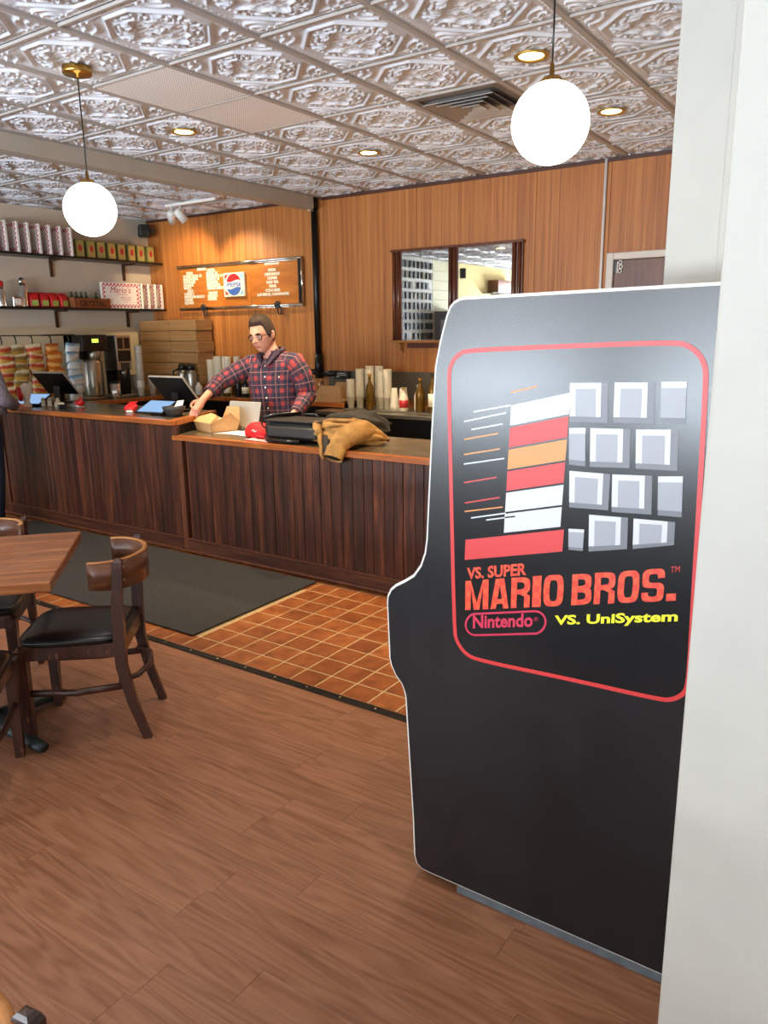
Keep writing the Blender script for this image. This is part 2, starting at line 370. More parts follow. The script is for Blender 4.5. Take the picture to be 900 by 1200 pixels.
# ------------------------------------------------------------------ structure: floor
CY, THR, BW, LW = 3.89, 2.55, 6.62, -8.0
fl = struct('floor', MB().rng(-8.1, 1.7, -4.6, THR, -.06, -.004), 'subfloor')
PW, PL = .125, .95
pm = MB().box((0, 0, 0), (PL - .0007, PW - .0007, .012), bev=.0004).mesh('plank')
pm.materials.append(M['plank'])
y = 1.212 + .125 * 10.5; row = 0
while y > -.15:
    off = (row * .37 + (0.21 if row % 3 else .6)) % 1 * PL; yy = y; n0 = 0
    x = -5.3 + off - PL
    while x < .6:
        if not (yy < .55 and x < -2.9):
            cx = x + PL / 2
            o = link('plank', pm, None, fl, (cx, yy, -.006))
        x += PL
    y -= PW; row += 1
tf = struct('floor', MB().rng(-8.1, -.5, THR, 6.7, -.06, -.005), 'grout')
TP = .155
tm = MB().box((0, 0, 0), (TP - .008, TP - .008, .012), bev=.002).mesh('floor_tile'); tm.materials.append(M['terracotta'])
TX0 = -2.93 * 1.031 % TP
ny = 8
for j in range(ny + 1):
    ty = 3.544 * 1.031 - TP / 2 + TP * (j - 6)
    if ty + TP / 2 > CY + .02 or ty - TP / 2 < THR - .02: 
        if ty - TP / 2 < THR - .1: continue
    for i in range(52):
        tx = -8.0 + TX0 + TP * (i + .5)
        if tx > -.72: continue
        undermat = -6.40 < tx < -3.19 and 2.72 < ty < 3.72
        if undermat: continue
        link('floor_tile', tm, None, tf, (tx, ty, -.0095))
th = struct('trim_1', MB().rng(-8.0, -.68, THR - .022, THR + .022, 0, .007, .003), 'brassy', label='dark metal threshold strip between planks and tiles')
for i in range(22): part('screw', MB().lathe([(.006, 0), (.006, .002), (.003, .003)], 8), 'screw', th, (-5.0 + i * .2, THR, .007))

# walls
wb = struct('wall_back', MB().rng(-8.1, -.5, BW + .012, BW + .12, 0, 2.995), 'veneer_edge')
edges = [-8.0, -7.02, -5.80, -5.31, -4.09, -2.87, -2.262, -2.215]
for a, b in zip(edges[:-1], edges[1:]):
    part('wall_panel', MB().rng(a + .0015, b - .0015, BW, BW + .012, .0, 2.99, .001), 'veneer', wb)
part('wall_panel', MB().rng(-2.215 + .0015, -1.0, BW, BW + .012, 2.256, 2.99, .001), 'veneer', wb)
part('wall_panel', MB().rng(-1.0, -.5, BW, BW + .012, 0, 2.99, .001), 'veneer', wb)
part('cornice', MB().rng(-8.0, -5.42, BW - .012, BW, 2.972, 2.999), 'veneer_edge', wb)
part('cornice', MB().rng(-5.24, -.5, BW - .014, BW, 2.968, 2.999), 'veneer_edge', wb)
wl = struct('wall_left', MB().rng(-8.12, -8.0, -4.6, 6.62, 0, 2.995), 'beige_wall')
part('dado_panel', MB().rng(-8.0, -7.992, 2.2, 6.61, .9, 1.745, .002), plain('dado_paint', 'd6c6a4', .7), wl)
struct('wall_right', MB().rng(-.645, -.5, 2.45, 6.62, 0, 2.995), 'white_wall')
struct('wall_niche', MB().rng(-.645, 1.6, 2.451, 2.6, 0, 2.995), 'white_wall')
struct('wall_pillar', MB().rng(-.268, .55, 1.35, 1.62, 0, 2.995, .006, 2), 'white_wall')
# right street side wall with a window opening
wr = struct('wall_street', MB().rng(1.5, 1.6, -4.6, -2.3, 0, 2.995).rng(1.5, 1.6, .3, 2.45, 0, 2.995).rng(1.5, 1.6, -2.3, .3, 0, .7).rng(1.5, 1.6, -2.3, .3, 2.8, 2.995), 'white_wall')
wf = MB().rng(-8.1, 1.6, -4.6, -4.5, 0, .7).rng(-8.1, 1.6, -4.6, -4.5, 2.8, 2.995)
xs = [-8.1] + [v for wx, ww in WIN for v in (wx - ww / 2, wx + ww / 2)] + [1.6]
for a, b in zip(xs[::2], xs[1::2]): wf.rng(a, b, -4.6, -4.5, .7, 2.8)
struct('wall_front', wf, 'cream_wall')
for k, (wx, ww) in enumerate(WIN):
    g = struct('window_%d' % (k + 1), MB().rng(wx - ww / 2 + .04, wx + ww / 2 - .04, -4.56, -4.555, .74, 2.76), 'glass')
    m = MB()
    for a, b, c, d in ((-ww / 2, -ww / 2 + .05, .7, 2.8), (ww / 2 - .05, ww / 2, .7, 2.8), (-ww / 2, ww / 2, .7, .75), (-ww / 2, ww / 2, 2.75, 2.8)): m.rng(wx + a, wx + b, -4.59, -4.52, c, d)
    part('window_frame', m, 'black', g)
g = struct('window_4', MB().rng(1.555, 1.56, -2.26, .26, .74, 2.76), 'glass')
m = MB()
for a, b, c, d in ((-2.3, -2.25, .7, 2.8), (.25, .3, .7, 2.8), (-2.3, .3, .7, .75), (-2.3, .3, 2.75, 2.8)): m.rng(1.52, 1.59, a, b, c, d)
part('window_frame', m, 'black', g)

# door in the back wall
dr = struct('door_1', MB().rng(-2.15, -1.05, BW - .004, BW + .02, .0, 2.195, .003), 'door', label='brown veneer door with pale frame in wood wall')
fm = MB().rng(-2.215, -2.155, BW - .03, BW + .012, 0, 2.256, .006)
part('door_frame', fm, 'frame_white', dr)
part('door_frame', MB().rng(-2.155, -1.0, BW - .03, BW + .012, 2.2, 2.256, .006), 'frame_white', dr)
part('door_frame', MB().rng(-1.05, -1.0, BW - .03, BW + .012, 0, 2.2, .006), 'frame_white', dr)
hg = part('hinge', MB().rng(-2.15, -2.13, BW - .012, BW - .004, 2.09, 2.19, .002), 'black', dr)
hb = MB()
for k in range(3): hb.lathe([(.018, 0), (.018, .008), (.010, .010), (.010, .0), (.018, 0)], 14, (-2.098 + (.006 if k == 1 else 0), BW - .012, 2.108 + k * .034), axis='y')
part('hook_latch', hb, 'white', hg)
part('hinge_leaf', MB().rng(-2.128, -2.119, BW - .016, BW - .004, 2.09, 2.185, .002), 'white', hg)

# ceiling: slab, grid bars, pressed-tin tiles
CP, CX0, CY0, CZ = .635, -4.0, 3.64, 3.0
ce = struct('ceiling', MB().rng(-8.1, 1.6, -4.6, 6.74, 3.035, 3.1), 'slab')
def tile_height(u, v):
    au, av = abs(u), abs(v); m = max(au, av); t = av if au > av else au
    h = 0.0
    def ridge(x, c, wd, a): return a * math.exp(-((x - c) / wd) ** 2)
    h += ridge(m, .86, .022, .45); h += ridge(m, .965, .02, .25)
    if .885 < m < .945: h += .5 * max(0, math.sin(t * 62)) * max(0, 1 - abs(m - .915) / .03)
    rc = math.hypot(au - .84, av - .84)
    if m < .86:
        fan = 1 if rc < .36 else 0
        if fan: h += .75 * max(0, math.cos(rc * 42)) * (.5 + .5 * min(1, rc / .15))
        else:
            oc = max(m, (au + av) * .76)         # octagon distance
            h += ridge(oc, .78, .03, 1.0) + ridge(oc, .70, .018, .5)
            if oc < .68:
                r = math.hypot(u, v); th = math.atan2(v, u)
                rs = .46 + .045 * math.cos(8 * th) + .05 * math.cos(4 * th)
                h += ridge(r, rs, .028, 1.1)
                if r < rs - .03:
                    h += .22 * (max(0, math.cos(u * 62)) + max(0, math.cos(v * 62))) * .7
                    h += .8 * math.exp(-(r / .09) ** 2) * (1 + .4 * math.cos(6 * th)) + .6 * math.exp(-((r - .22) / .05) ** 2) * max(0, math.cos(4 * th))
                elif r > rs + .03:
                    s1 = math.sin(23 * au + 2.6 * math.sin(17 * av + .6)) * math.sin(23 * av + 2.6 * math.sin(17 * au + .6))
                    h += .95 * max(0, s1) ** .6 if s1 > 0 else -.15
    return h
def tile_mesh(N=128):
    me = bpy.data.meshes.new('tin_tile'); vs = []; fs = []; H = CP / 2 - .006
    for j in range(N + 1):
        for i in range(N + 1):
            u, v = -1 + 2 * i / N, -1 + 2 * j / N
            vs.append((u * H, v * H, .014 - .017 * tile_height(u, v)))
    for j in range(N):
        for i in range(N):
            a = j * (N + 1) + i; fs.append((a, a + N + 1, a + N + 2, a + 1))
    me.from_pydata(vs, [], fs); me.materials.append(M['tin'])
    for p in me.polygons: p.use_smooth = True
    return me
TM = tile_mesh()
panel_me = MB().box((0, 0, 0), (CP - .03, CP - .03, .012), bev=.002).mesh('perforated_panel'); panel_me.materials.append(M['perf'])
cells = [(i, j) for i in range(-7, 8) for j in range(-4, 5)] + [(i, j) for i in range(-7, -1) for j in range(-10, -4)]
for i, j in cells:
    cx, cy = CX0 + (i + .5) * CP, CY0 + (j + .5) * CP
    if cx > .4 or cy > 6.75: continue
    if i == 0 and j in (-1, 0): link('perforated_panel', panel_me, None, ce, (cx, cy, CZ + .006)); continue
    if (i, j) == (2, 1): continue
    link('tin_tile', TM, None, ce, (cx, cy, CZ))
for i in range(-6, 8):
    x = CX0 + i * CP
    if -8 < x < 1: part('grid_bar', MB().rng(x - .016, x + .016, -2.6, 6.6, CZ - .004, CZ + .012, .002), 'tbar', ce)
for j in range(-9, 5):
    y = CY0 + j * CP
    if y < 6.6: part('grid_bar', MB().rng(-8, 1.2 if j > -5 else -4.6, y - .007, y + .007, CZ - .003, CZ + .012, .002), 'tbar', ce)
bmm = struct('trim_2', MB().rng(-5.375, -5.245, .5, BW - .13, 2.875, 2.994, .004), 'beam', label='painted ceiling beam running to the iron pipe')
part('bracket', MB().rng(-5.33, -5.29, BW - .13, BW, 2.86, 2.875, .002), 'beam', bmm)

# ------------------------------------------------------------------ ceiling fixtures
def downlight(x, y, label, col=(1, .76, .46), sp=92, pw=240):
    t = thing('downlight', label, 'light', (x, y, CZ - .004), 0, 'recessed ceiling downlights')
    part('trim_ring', MB().lathe([(.088, .002), (.088, -.004), (.082, -.008), (.066, -.004), (.062, .006), (.062, .0065), (.088, .0025)], 28), 'lamp_trim', t)
    part('lens', MB().lathe([(.062, -.001), (.05, -.0035), (.001, -.004)], 24), 'lamp_lens', t)
    l = bpy.data.lights.new('downlight_lamp', 'SPOT'); l.energy = pw; l.color = col; l.spot_size = R(sp); l.spot_blend = 1.0; l.shadow_soft_size = .05
    o = bpy.data.objects.new('lamp', l); COL.objects.link(o); o.parent = t; o.location = (0, 0, -.03); return t
downlight(-4.317, 3.957, 'recessed downlight near the perforated ceiling panels')
downlight(-3.68, 5.25, 'recessed downlight in front of the mirror wall')
downlight(-1.78, 3.99, 'recessed downlight beside the right globe pendant')
downlight(-1.78, 5.25, 'recessed downlight nearest to the brown door')
for k, (x, y) in enumerate(((-5.0, 1.42), (-2.41, 1.42), (-.51, 1.42), (-3.68, -.49), (-1.78, -.49), (-5.0, -1.1))):  # unseen downlights added to brighten the floor
    downlight(x, y, 'added fill downlight over the seating area out of view, %s' % ('left front', 'middle front', 'right front', 'left rear', 'right rear', 'far left rear')[k], (1, .92, .80), 130, 30)
def pendant(x, y, z, label):
    t = thing('pendant_lamp', label, 'lamp', (x, y, CZ), 0, 'globe pendant lamps'); d = z - CZ; r = .1375
    part('canopy', MB().lathe([(.075, -.001), (.075, -.030), (.072, -.035), (.015, -.036), (.012, -.05), (.001, -.05)], 28), 'gold', t)
    part('cord', MB().tube([(0, 0, -.05), (.002, 0, d * .5), (0, 0, d + r + .04)], .0035, 6), 'black', t)
    part('cap', MB().lathe([(.008, d + r + .055), (.009, d + r + .015), (.03, d + r + .012), (.045, d + r - .004), (.046, d + r - .012), (.001, d + r - .012)], 20), 'gold', t)
    part('globe', MB().ball((0, 0, d), r, u=32, v=20), 'globe', t)
pendant(-3.762, 2.744, 2.307, 'white globe pendant with brass canopy over the dining table side')
pendant(-1.165, 2.79, 2.36, 'white globe pendant hanging above the arcade cabinet')
# supply-air diffuser
t = thing('air_diffuser', 'square metal air diffuser with nested vanes in ceiling', 'vent', (CX0 + 2.5 * CP, CY0 + 1.5 * CP, CZ))
H = CP / 2 - .012
part('backing', MB().rng(-H, H, -H, H, .008, .014), plain('vent_paint', '7d7672', .5, .3), t)
def sqring(m, a, b, z0, z1):
    A = [m.b.verts.new((sx * a, sy * a, z0)) for sx, sy in ((-1, -1), (1, -1), (1, 1), (-1, 1))]; B = [m.b.verts.new((sx * b, sy * b, z1)) for sx, sy in ((-1, -1), (1, -1), (1, 1), (-1, 1))]
    C = [m.b.verts.new(v.co + V(0, 0, .004)) for v in A]; D = [m.b.verts.new(v.co + V(0, 0, .004)) for v in B]
    for i in range(4):
        j = (i + 1) % 4
        for q in ((A[i], A[j], B[j], B[i]), (C[j], C[i], D[i], D[j]), (A[j], A[i], C[i], C[j]), (B[i], B[j], D[j], D[i])): m.b.faces.new(q)
    return m
part('frame', sqring(MB(), H, H - .05, -.002, -.002), plain('vent_frame', '8a837e', .45, .3), t)
for k, a in enumerate((.235, .175, .115, .06)): part('vane', sqring(MB(), a, a - .045, -.026, .004), plain('vent_vane', 'a8a29d', .4, .3), t)
# track light
t = thing('track_light', 'white track with two spot heads near the left corner', 'light', (-6.45, 5.93, CZ))
part('rail', MB().rng(-.38, .38, -.017, .017, -.03, -.001, .003), 'white', t)
for k, (dx, tgt) in enumerate(((-.30, V(-.5, .6, -.6)), (-.16, V(.25, .6, -.7)))):
    d = tgt.normalized(); p = V(dx, 0, -.13)
    h = part('spot_head', MB().tube([p - d * .07, p - d * .05, p + d * .07], [.03, .043, .046], 18), 'white', t)
    part('stem', MB().cyl((dx, 0, -.03), (dx, 0, -.12), .009), 'white', h)
    l = bpy.data.lights.new('track_lamp', 'SPOT'); l.energy = 45; l.color = (1, .74, .42); l.spot_size = R(95); l.spot_blend = .8; l.shadow_soft_size = .04
    o = bpy.data.objects.new('lamp', l); COL.objects.link(o); o.parent = t; o.location = p + d * .09; o.rotation_euler = d.to_track_quat('-Z', 'Y').to_euler()

# ------------------------------------------------------------------ pipes on the back wall
m = MB().tube([(-5.308, BW - .055, 2.998), (-5.308, BW - .055, 1.22)], .033, 16)
t = thing('drain_pipe', 'thick black iron pipe running down the wood wall', 'pipe', (0, 0, 0))
part('pipe', m, 'iron', t)
part('coupling', MB().tube([(-5.308, BW - .055, 1.42), (-5.308, BW - .055, 1.16)], .045, 16), 'iron', t)
part('coupling', MB().tube([(-5.308, BW - .055, 2.99), (-5.308, BW - .055, 2.90)], .045, 16), 'iron', t)
part('pipe_run', MB().tube([(-5.308, BW - .055, 1.2), (-5.05, BW - .055, 1.215)], .03, 12).tube([(-5.308, BW - .055, 1.22), (-5.55, BW - .055, 1.23)], .03, 12), 'iron', t)
solo('conduit', MB().tube([(-2.258, BW - .016, 2.995), (-2.262, BW - .016, 0)], .012, 10), 'white', 'thin white conduit beside the brown door frame', 'conduit')

# ------------------------------------------------------------------ mirror
t = thing('wall_mirror', 'two pane wall mirror in dark wood frame with ledge', 'mirror', (0, BW, 0))
for a, b in ((-4.255, -3.725), (-3.625, -3.075)): part('mirror_pane', MB().rng(a, b, -.022, -.018, 1.555, 2.395), 'mirror', t)
part('backboard', MB().rng(-4.36, -3.0, -.017, -.001, 1.54, 2.40), 'mframe', t)
for a, b in ((-4.362, -4.255), (-3.725, -3.625), (-3.075, -2.968)):
    part('stile', MB().rng(a, b, -.03, -.018, 1.555, 2.40), 'mframe', t)
    part('column', MB().cyl((a + .028, -.036, 1.557), (a + .028, -.036, 2.398), .017, n=10), 'mframe', t)
    part('column', MB().cyl((b - .028, -.036, 1.557), (b - .028, -.036, 2.398), .017, n=10), 'mframe', t)
part('head_rail', MB().rng(-4.372, -2.958, -.055, -.001, 2.398, 2.42, .004), 'mframe', t)
part('ledge', MB().rng(-4.372, -2.958, -.075, -.001, 1.53, 1.555, .005), 'mledge', t)
part('apron', MB().rng(-4.2, -3.1, -.02, -.001, 1.48, 1.53), 'mframe', t)
for x in (-4.26, -3.15): part('ledge_bracket', MB().rng(x - .014, x + .014, -.02, -.001, 1.43, 1.53, .003).tube([(x, -.06, 1.53), (x, -.055, 1.49), (x, -.02, 1.46)], .012, 8), 'mledge', t)

# ------------------------------------------------------------------ menu board
t = thing('menu_board', 'long wooden letter board menu with chrome rails on wood wall', 'sign', (0, BW, 0))
part('panel', MB().rng(-7.45, -6.75, -.024, -.002, 1.955, 2.42, .002), 'sign_wood', t)
part('panel', MB().rng(-6.748, -6.28, -.024, -.002, 1.955, 2.42, .002), 'sign_wood', t)
part('panel', MB().rng(-6.278, -5.53, -.024, -.002, 1.955, 2.42, .002), 'sign_wood', t)
for z in (1.94, 2.425):
    part('chrome_rail', MB().tube([(-7.46, -.045, z), (-5.51, -.045, z)], .0135, 10).tube([(-7.46, -.035, z - .018), (-5.51, -.035, z - .018)], .007, 8), 'chrome', t)
part('chrome_rail', MB().tube([(-5.51, -.045, 1.94), (-5.51, -.045, 2.425)], .0135, 10), 'chrome', t)
part('side_channel', MB().rng(-5.56, -5.53, -.05, -.002, 1.96, 2.41), 'black', t)
def row(txt, x, z, h=.030, al='LEFT'):
    me = text_mesh(txt, h * 1.35, .0022, .002, al, 1.02); o = part('lettering', me, 'lettertile', t, (x, -.0265, z), (R(90), 0, 0)); return o
for k, s in enumerate(['PIZZA', 'CHEESE PIZZA 18', 'MARGHERITA', 'PEPPERONI', 'SAUSAGE', 'WHITE', 'SLICE', 'CHEESE 4', 'PEPPERONI SLICE 5', 'CHEESE', 'SQUARE']): row(s, -7.38 + (.06 if k in (0, 6) else 0), 2.335 - k * .034)
row('DINNER', -7.13, 2.372)
for k, s in enumerate(['PASTA', 'BAKED 15', 'SPAGHETTI 14', 'RAVIOLI 14', 'LASAGNA', 'MEATBALLS', 'GARLIC BREAD 6', 'SALADS', 'HOUSE 8', 'CAESAR']): row(s, -6.98 + (.02 if k in (0, 7) else 0), 2.355 - k * .034 - (.02 if k > 6 else 0))
for k, s in enumerate(['BEVERAGES', 'SODA', 'LEMONADE', 'COFFEE', 'ICED TEA', 'WINE', 'COLD BEER', '& BUBBLES, CHAMPAGNE']): row(s, -5.95, 2.375 - k * .043 - (.025 if k else 0), .030, 'CENTER')
for x in (-7.03, -5.86):
    part('hook_chain', MB().tube([(x + .035 * math.cos(a), -.06, 1.945 + .035 * math.sin(a)) for a in [i * math.pi / 6 for i in range(12)]], .009, 6, closed=True).tube([(x + .02 + .028 * math.cos(a), -.05, 1.885 + .04 * math.sin(a)) for a in [i * math.pi / 6 for i in range(12)]], .008, 6, closed=True).ball((x, -.06, 1.945), .02), 'castiron', t)
t = thing('soda_sign', 'square cream soda sign with red and blue emblem', 'sign', (-6.515, BW - .024, 2.188))
part('panel', MB().rng(-.165, .165, -.03, -.001, -.132, .132, .004), 'sign_cream', t)
for sx, sz, c in ((-1, 1, 'pepsi_red'), (-1, -1, 'pepsi_red'), (1, 1, 'pepsi_sky'), (1, -1, 'pepsi_sky')):
    part('corner_print', MB().prism([(sx * .14, -.031, sz * .11), (sx * .085, -.031, sz * .11), (sx * .14, -.031, sz * .055)], (0, .0008, 0)), c, t)
RR = .118
part('disc', MB().lathe([(RR + .004, 0), (RR + .004, .0012)], 40, (0, -.031, 0), False, 'y'), 'art_white', t)
def cap_poly(sign):
    pts = []; n = 24
    for i in range(n + 1):
        a = R(18) + (math.pi - 2 * R(18)) * i / n; pts.append((RR * math.cos(a), RR * math.sin(a) * sign))
    x0, x1 = pts[-1][0], pts[0][0]
    for i in range(1, 16):
        x = x0 + (x1 - x0) * i / 16; pts.append((x, sign * (.040 + .012 * math.sin((x / RR) * 3.0) * sign)))
    return [(a, -.0325, b) for a, b in pts]
part('emblem_red', MB().prism(cap_poly(1), (0, .0008, 0)), 'pepsi_red', t)
part('emblem_blue', MB().prism(cap_poly(-1), (0, .0008, 0)), 'pepsi_blue', t)
part('lettering', bbox_fit(text_mesh('PEPSI', .06, .0008, .0004), .20, .042), 'pepsi_blue', t, (-.10, -.034, -.022), (R(90), 0, 0))
# corner speaker
t = thing('wall_speaker', 'small black loudspeaker in the corner above the tins', 'speaker', (-7.86, BW - .16, 2.86), R(-35))
part('cabinet', MB().rng(-.09, .09, -.06, .06, -.07, .07, .012, 2), 'black', t)
part('grille', MB().rng(-.08, .08, -.066, -.058, -.06, .06, .006), 'black_soft', t)
part('mount', MB().rng(-.02, .02, .06, .12, -.02, .02), 'iron', t)

# ------------------------------------------------------------------ front counter
def counter_base(name, label, x0, x1, ztop, posts):
    t = thing(name, label, 'counter', ((x0 + x1) / 2, CY, 0)); ox = (x0 + x1) / 2
    sl = .26 if ztop > .9 else 0
    part('carcass', MB().prism([(x0 - ox - (.27 if not sl else 0), .60, .0), (x1 - ox - sl - .05 * (sl > 0), .60, 0), (x1 - ox - .05 * (sl > 0), .02, 0), (x0 - ox, .02, 0)], (0, 0, ztop)), 'black', t)
    part('baseboard', MB().rng(x0 - ox, x1 - ox, -.022, .02, .0, .095, .006), 'board_trim', t)
    part('floor_molding', MB().rng(x0 - ox, x1 - ox, -.045, -.02, .0, .022, .008), 'post', t)
    part('cap_molding', MB().rng(x0 - ox, x1 - ox, -.026, .0, .095, .108, .004), 'post', t)
    for px in posts: part('corner_post', MB().rng(px - ox - .026, px - ox + .026, -.024, .03, .0, ztop - .002, .004), 'post', t)
    x = x0 + .002; rnd = random.Random(int(abs(x0) * 100))
    while x < x1 - .01:
        wd = min(rnd.choice((.062, .088, .088, .09, .07)), x1 - x); d = rnd.uniform(-.002, .002)
        if not any(abs(x + wd / 2 - p) < .02 for p in posts):
            part('board', MB().rng(x + .0012 - ox, x + wd - .0012 - ox, -.012 + d, .02, .10, ztop - .003, .0025), 'board', t)
        x += wd
    return t
counter_base('bar_counter', 'raised dark plank counter base on the left', -7.9, -4.535, .970, (-6.96,))
counter_base('bar_counter', 'lower dark plank counter base below the jacket', -4.535, -.70, .866, (-4.505,))
ANG = [(-4.56, CY - .035), (-4.585, CY + .02), (-4.83, 4.58)]      # the raised end runs back at a slant
t = thing('bar_worktop', 'raised counter top with tills and orange wood edge', 'worktop', (0, 0, 0))
part('slab', MB().prism([(-7.9, CY + .02, .977), (-4.64, CY + .02, .977), (-4.885, 4.58, .977), (-7.9, 4.58, .977)], (0, 0, .033)), 'zinc', t)
part('wood_edge', MB().rng(-7.9, -4.56, CY - .035, CY + .02, .972, 1.012, .006), 'lip', t)
part('wood_edge', MB().prism([(-4.64, CY + .02, .972), (-4.56, CY + .02, .972), (-4.83, 4.58, .972), (-4.885, 4.58, .972)], (0, 0, .04)), 'lip', t)
t = thing('bar_worktop', 'lower counter top with orange wood edge under the black bag', 'worktop', (0, 0, 0))
part('slab', MB().prism([(-4.58, CY + .02, .876), (-.70, CY + .02, .876), (-.70, 4.60, .876), (-4.838, 4.60, .876)], (0, 0, .024)), 'zinc', t)
lp = [(-4.532, CY - .026, .868), (-4.56, CY - .028, .868), (-4.56, CY - .04, .868), (-4.40, CY - .026, .868), (-4.2, CY - .036, .868), (-.70, CY - .036, .868), (-.70, CY + .02, .868), (-4.53, CY + .02, .868)]
part('wood_edge', MB().prism(list(reversed(lp)), (0, 0, .034)), 'lip', t)
solo('floor_mat', MB().rng(-6.465, -3.15, 2.70, 3.80, .0018, .010, .003), 'mat', 'dark grey entrance mat on the orange tiles', 'mat')

# ------------------------------------------------------------------ arcade cabinet
AY0, AY1 = 1.735, 2.40
PROF = [(-.30, 1.732), (-.936, 1.722), (-.948, 1.720), (-.962, 1.714), (-.972, 1.704), (-.981, 1.684), (-1.0, 1.62), (-1.014, 1.556), (-1.025, 1.386), (-1.033, 1.232), (-1.040, 1.09), (-1.046, 1.05), (-1.06, 1.011), (-1.084, .977), (-1.115, .955), (-1.146, .936), (-1.162, .921), (-1.172, .900), (-1.174, .88), (-1.168, .711), (-1.163, .69), (-1.148, .662), (-1.127, .640), (-1.118, .620), (-1.113, .60), (-1.106, .48), (-1.089, .197), (-1.085, .075), (-1.078, .052), (-1.062, .042), (-1.04, .04), (-.30, .04)]
t = thing('arcade_cabinet', 'tall black arcade cabinet with red bordered side art', 'arcade machine', (0, AY0, 0))
def sidepanel(y0, y1): return MB().prism([(x, y0, z) for x, z in PROF], (0, y1 - y0, 0))
part('side_panel', sidepanel(0, .018), 'cab_black', t)
part('side_panel', sidepanel(AY1 - AY0 - .018, AY1 - AY0), 'cab_black', t)
for y0 in (.009, AY1 - AY0 - .009):
    part('edge_molding', MB().tube([(x, y0, z) for x, z in PROF], .0085, 6, smooth=False), 'tmold', t)
part('kick_base', MB().rng(-.945, -.31, .012, AY1 - AY0 - .012, .0, .10), 'kick', t)
part('back_panel', MB().rng(-.33, -.31, .018, AY1 - AY0 - .018, .1, 1.72), 'cab_black', t)
part('top_panel', MB().rng(-.93, -.33, .018, AY1 - AY0 - .018, 1.695, 1.712), 'cab_black', t)
part('marquee', MB().prism([(-.955, .02, 1.70), (-.985, .02, 1.58), (-.965, .02, 1.58), (-.935, .02, 1.70)], (0, AY1 - AY0 - .04, 0)), 'art_red', t)
part('speaker_panel', MB().prism([(-.985, .02, 1.575), (-.85, .02, 1.50), (-.83, .02, 1.50), (-.93, .02, 1.60)], (0, AY1 - AY0 - .04, 0)), 'black', t)
part('screen', MB().prism([(-.86, .06, 1.50), (-1.00, .06, 1.06), (-.98, .06, 1.06), (-.84, .06, 1.50)], (0, AY1 - AY0 - .12, 0)), 'vinyl', t)
cpn = part('control_panel', MB().prism([(-1.02, .02, .995), (-1.155, .02, .905), (-1.15, .02, .87), (-1.0, .02, .87)], (0, AY1 - AY0 - .04, 0)), 'black', t)
for yy in (.2, .47):
    j = part('joystick', MB().cyl((-1.085, yy, .95), (-1.11, yy, 1.0), .005).ball((-1.112, yy, 1.005), .016), 'redplastic', cpn)
part('front_panel', MB().rng(-1.10, -1.08, .018, AY1 - AY0 - .018, .06, .65), 'black', t)
# printed side art, flat on the panel
BORD = [(-.977, 1.533), (-.970, 1.568), (-.947, 1.592), (-.917, 1.600), (-.661, 1.610), (-.424, 1.618), (-.395, 1.611), (-.371, 1.592), (-.358, 1.566), (-.355, 1.54), (-.347, 1.234), (-.344, 1.09), (-.340, .941), (-.339, .84), (-.348, .818), (-.371, .798), (-.4, .791), (-.624, .786), (-.88, .775), (-.919, .784), (-.946, .814), (-.954, .845), (-.967, 1.239)]
art = part('side_art', MB().prism([(x, -.0012, z) for x, z in BORD], (0, .001, 0)), 'art_black', t, label='black printed side art with lettering and grey tiles')
def chaikin(P, n=2):
    for _ in range(n): P = [q for i in range(len(P)) for q in ((P[i][0] * .75 + P[(i + 1) % len(P)][0] * .25, P[i][1] * .75 + P[(i + 1) % len(P)][1] * .25), (P[i][0] * .25 + P[(i + 1) % len(P)][0] * .75, P[i][1] * .25 + P[(i + 1) % len(P)][1] * .75))]
    return P
def stroke(pts, wd, closed=True, y=-.002):
    m = MB(); n = len(pts); L = []
    for i in range(n):
        a = Vector(pts[i - 1] if closed or i else pts[0]); b = Vector(pts[(i + 1) % n] if closed or i < n - 1 else pts[-1]); d = (b - a).normalized(); nn = Vector((-d.y, d.x)) * wd / 2; p = Vector(pts[i])
        L.append((m.b.verts.new((p.x + nn.x, y, p.y + nn.y)), m.b.verts.new((p.x - nn.x, y, p.y - nn.y))))
    for i in range(n if closed else n - 1):
        a, b = L[i], L[(i + 1) % n]; m.b.faces.new((a[0], a[1], b[1], b[0]))
    return m
part('art_border', stroke(chaikin(BORD), .011), 'art_red', art)
def flat(pts, y=-.002): return MB().prism([(x, y, z) for x, z in pts], (0, .0004, 0))
TILES = [((-.653, 1.526), (-.563, 1.529), (-.560, 1.438), (-.650, 1.436)), ((-.548, 1.530), (-.459, 1.532), (-.456, 1.442), (-.547, 1.439)), ((-.446, 1.534), (-.393, 1.536), (-.390, 1.445), (-.443, 1.443)), ((-.650, 1.421), (-.610, 1.424), (-.607, 1.333), (-.647, 1.334)), ((-.599, 1.424), (-.507, 1.427), (-.504, 1.338), (-.596, 1.333)), ((-.494, 1.427), (-.403, 1.432), (-.399, 1.341), (-.490, 1.338)), ((-.645, 1.319), (-.547, 1.320), (-.547, 1.234), (-.642, 1.230)), ((-.542, 1.320), (-.452, 1.325), (-.448, 1.236), (-.539, 1.231)), ((-.439, 1.325), (-.386, 1.330), (-.382, 1.238), (-.434, 1.236)), ((-.641, 1.177), (-.602, 1.180), (-.603, 1.126), (-.639, 1.124)), ((-.592, 1.218), (-.500, 1.222), (-.498, 1.147), (-.589, 1.127)), ((-.487, 1.222), (-.395, 1.225), (-.394, 1.172), (-.485, 1.149))]
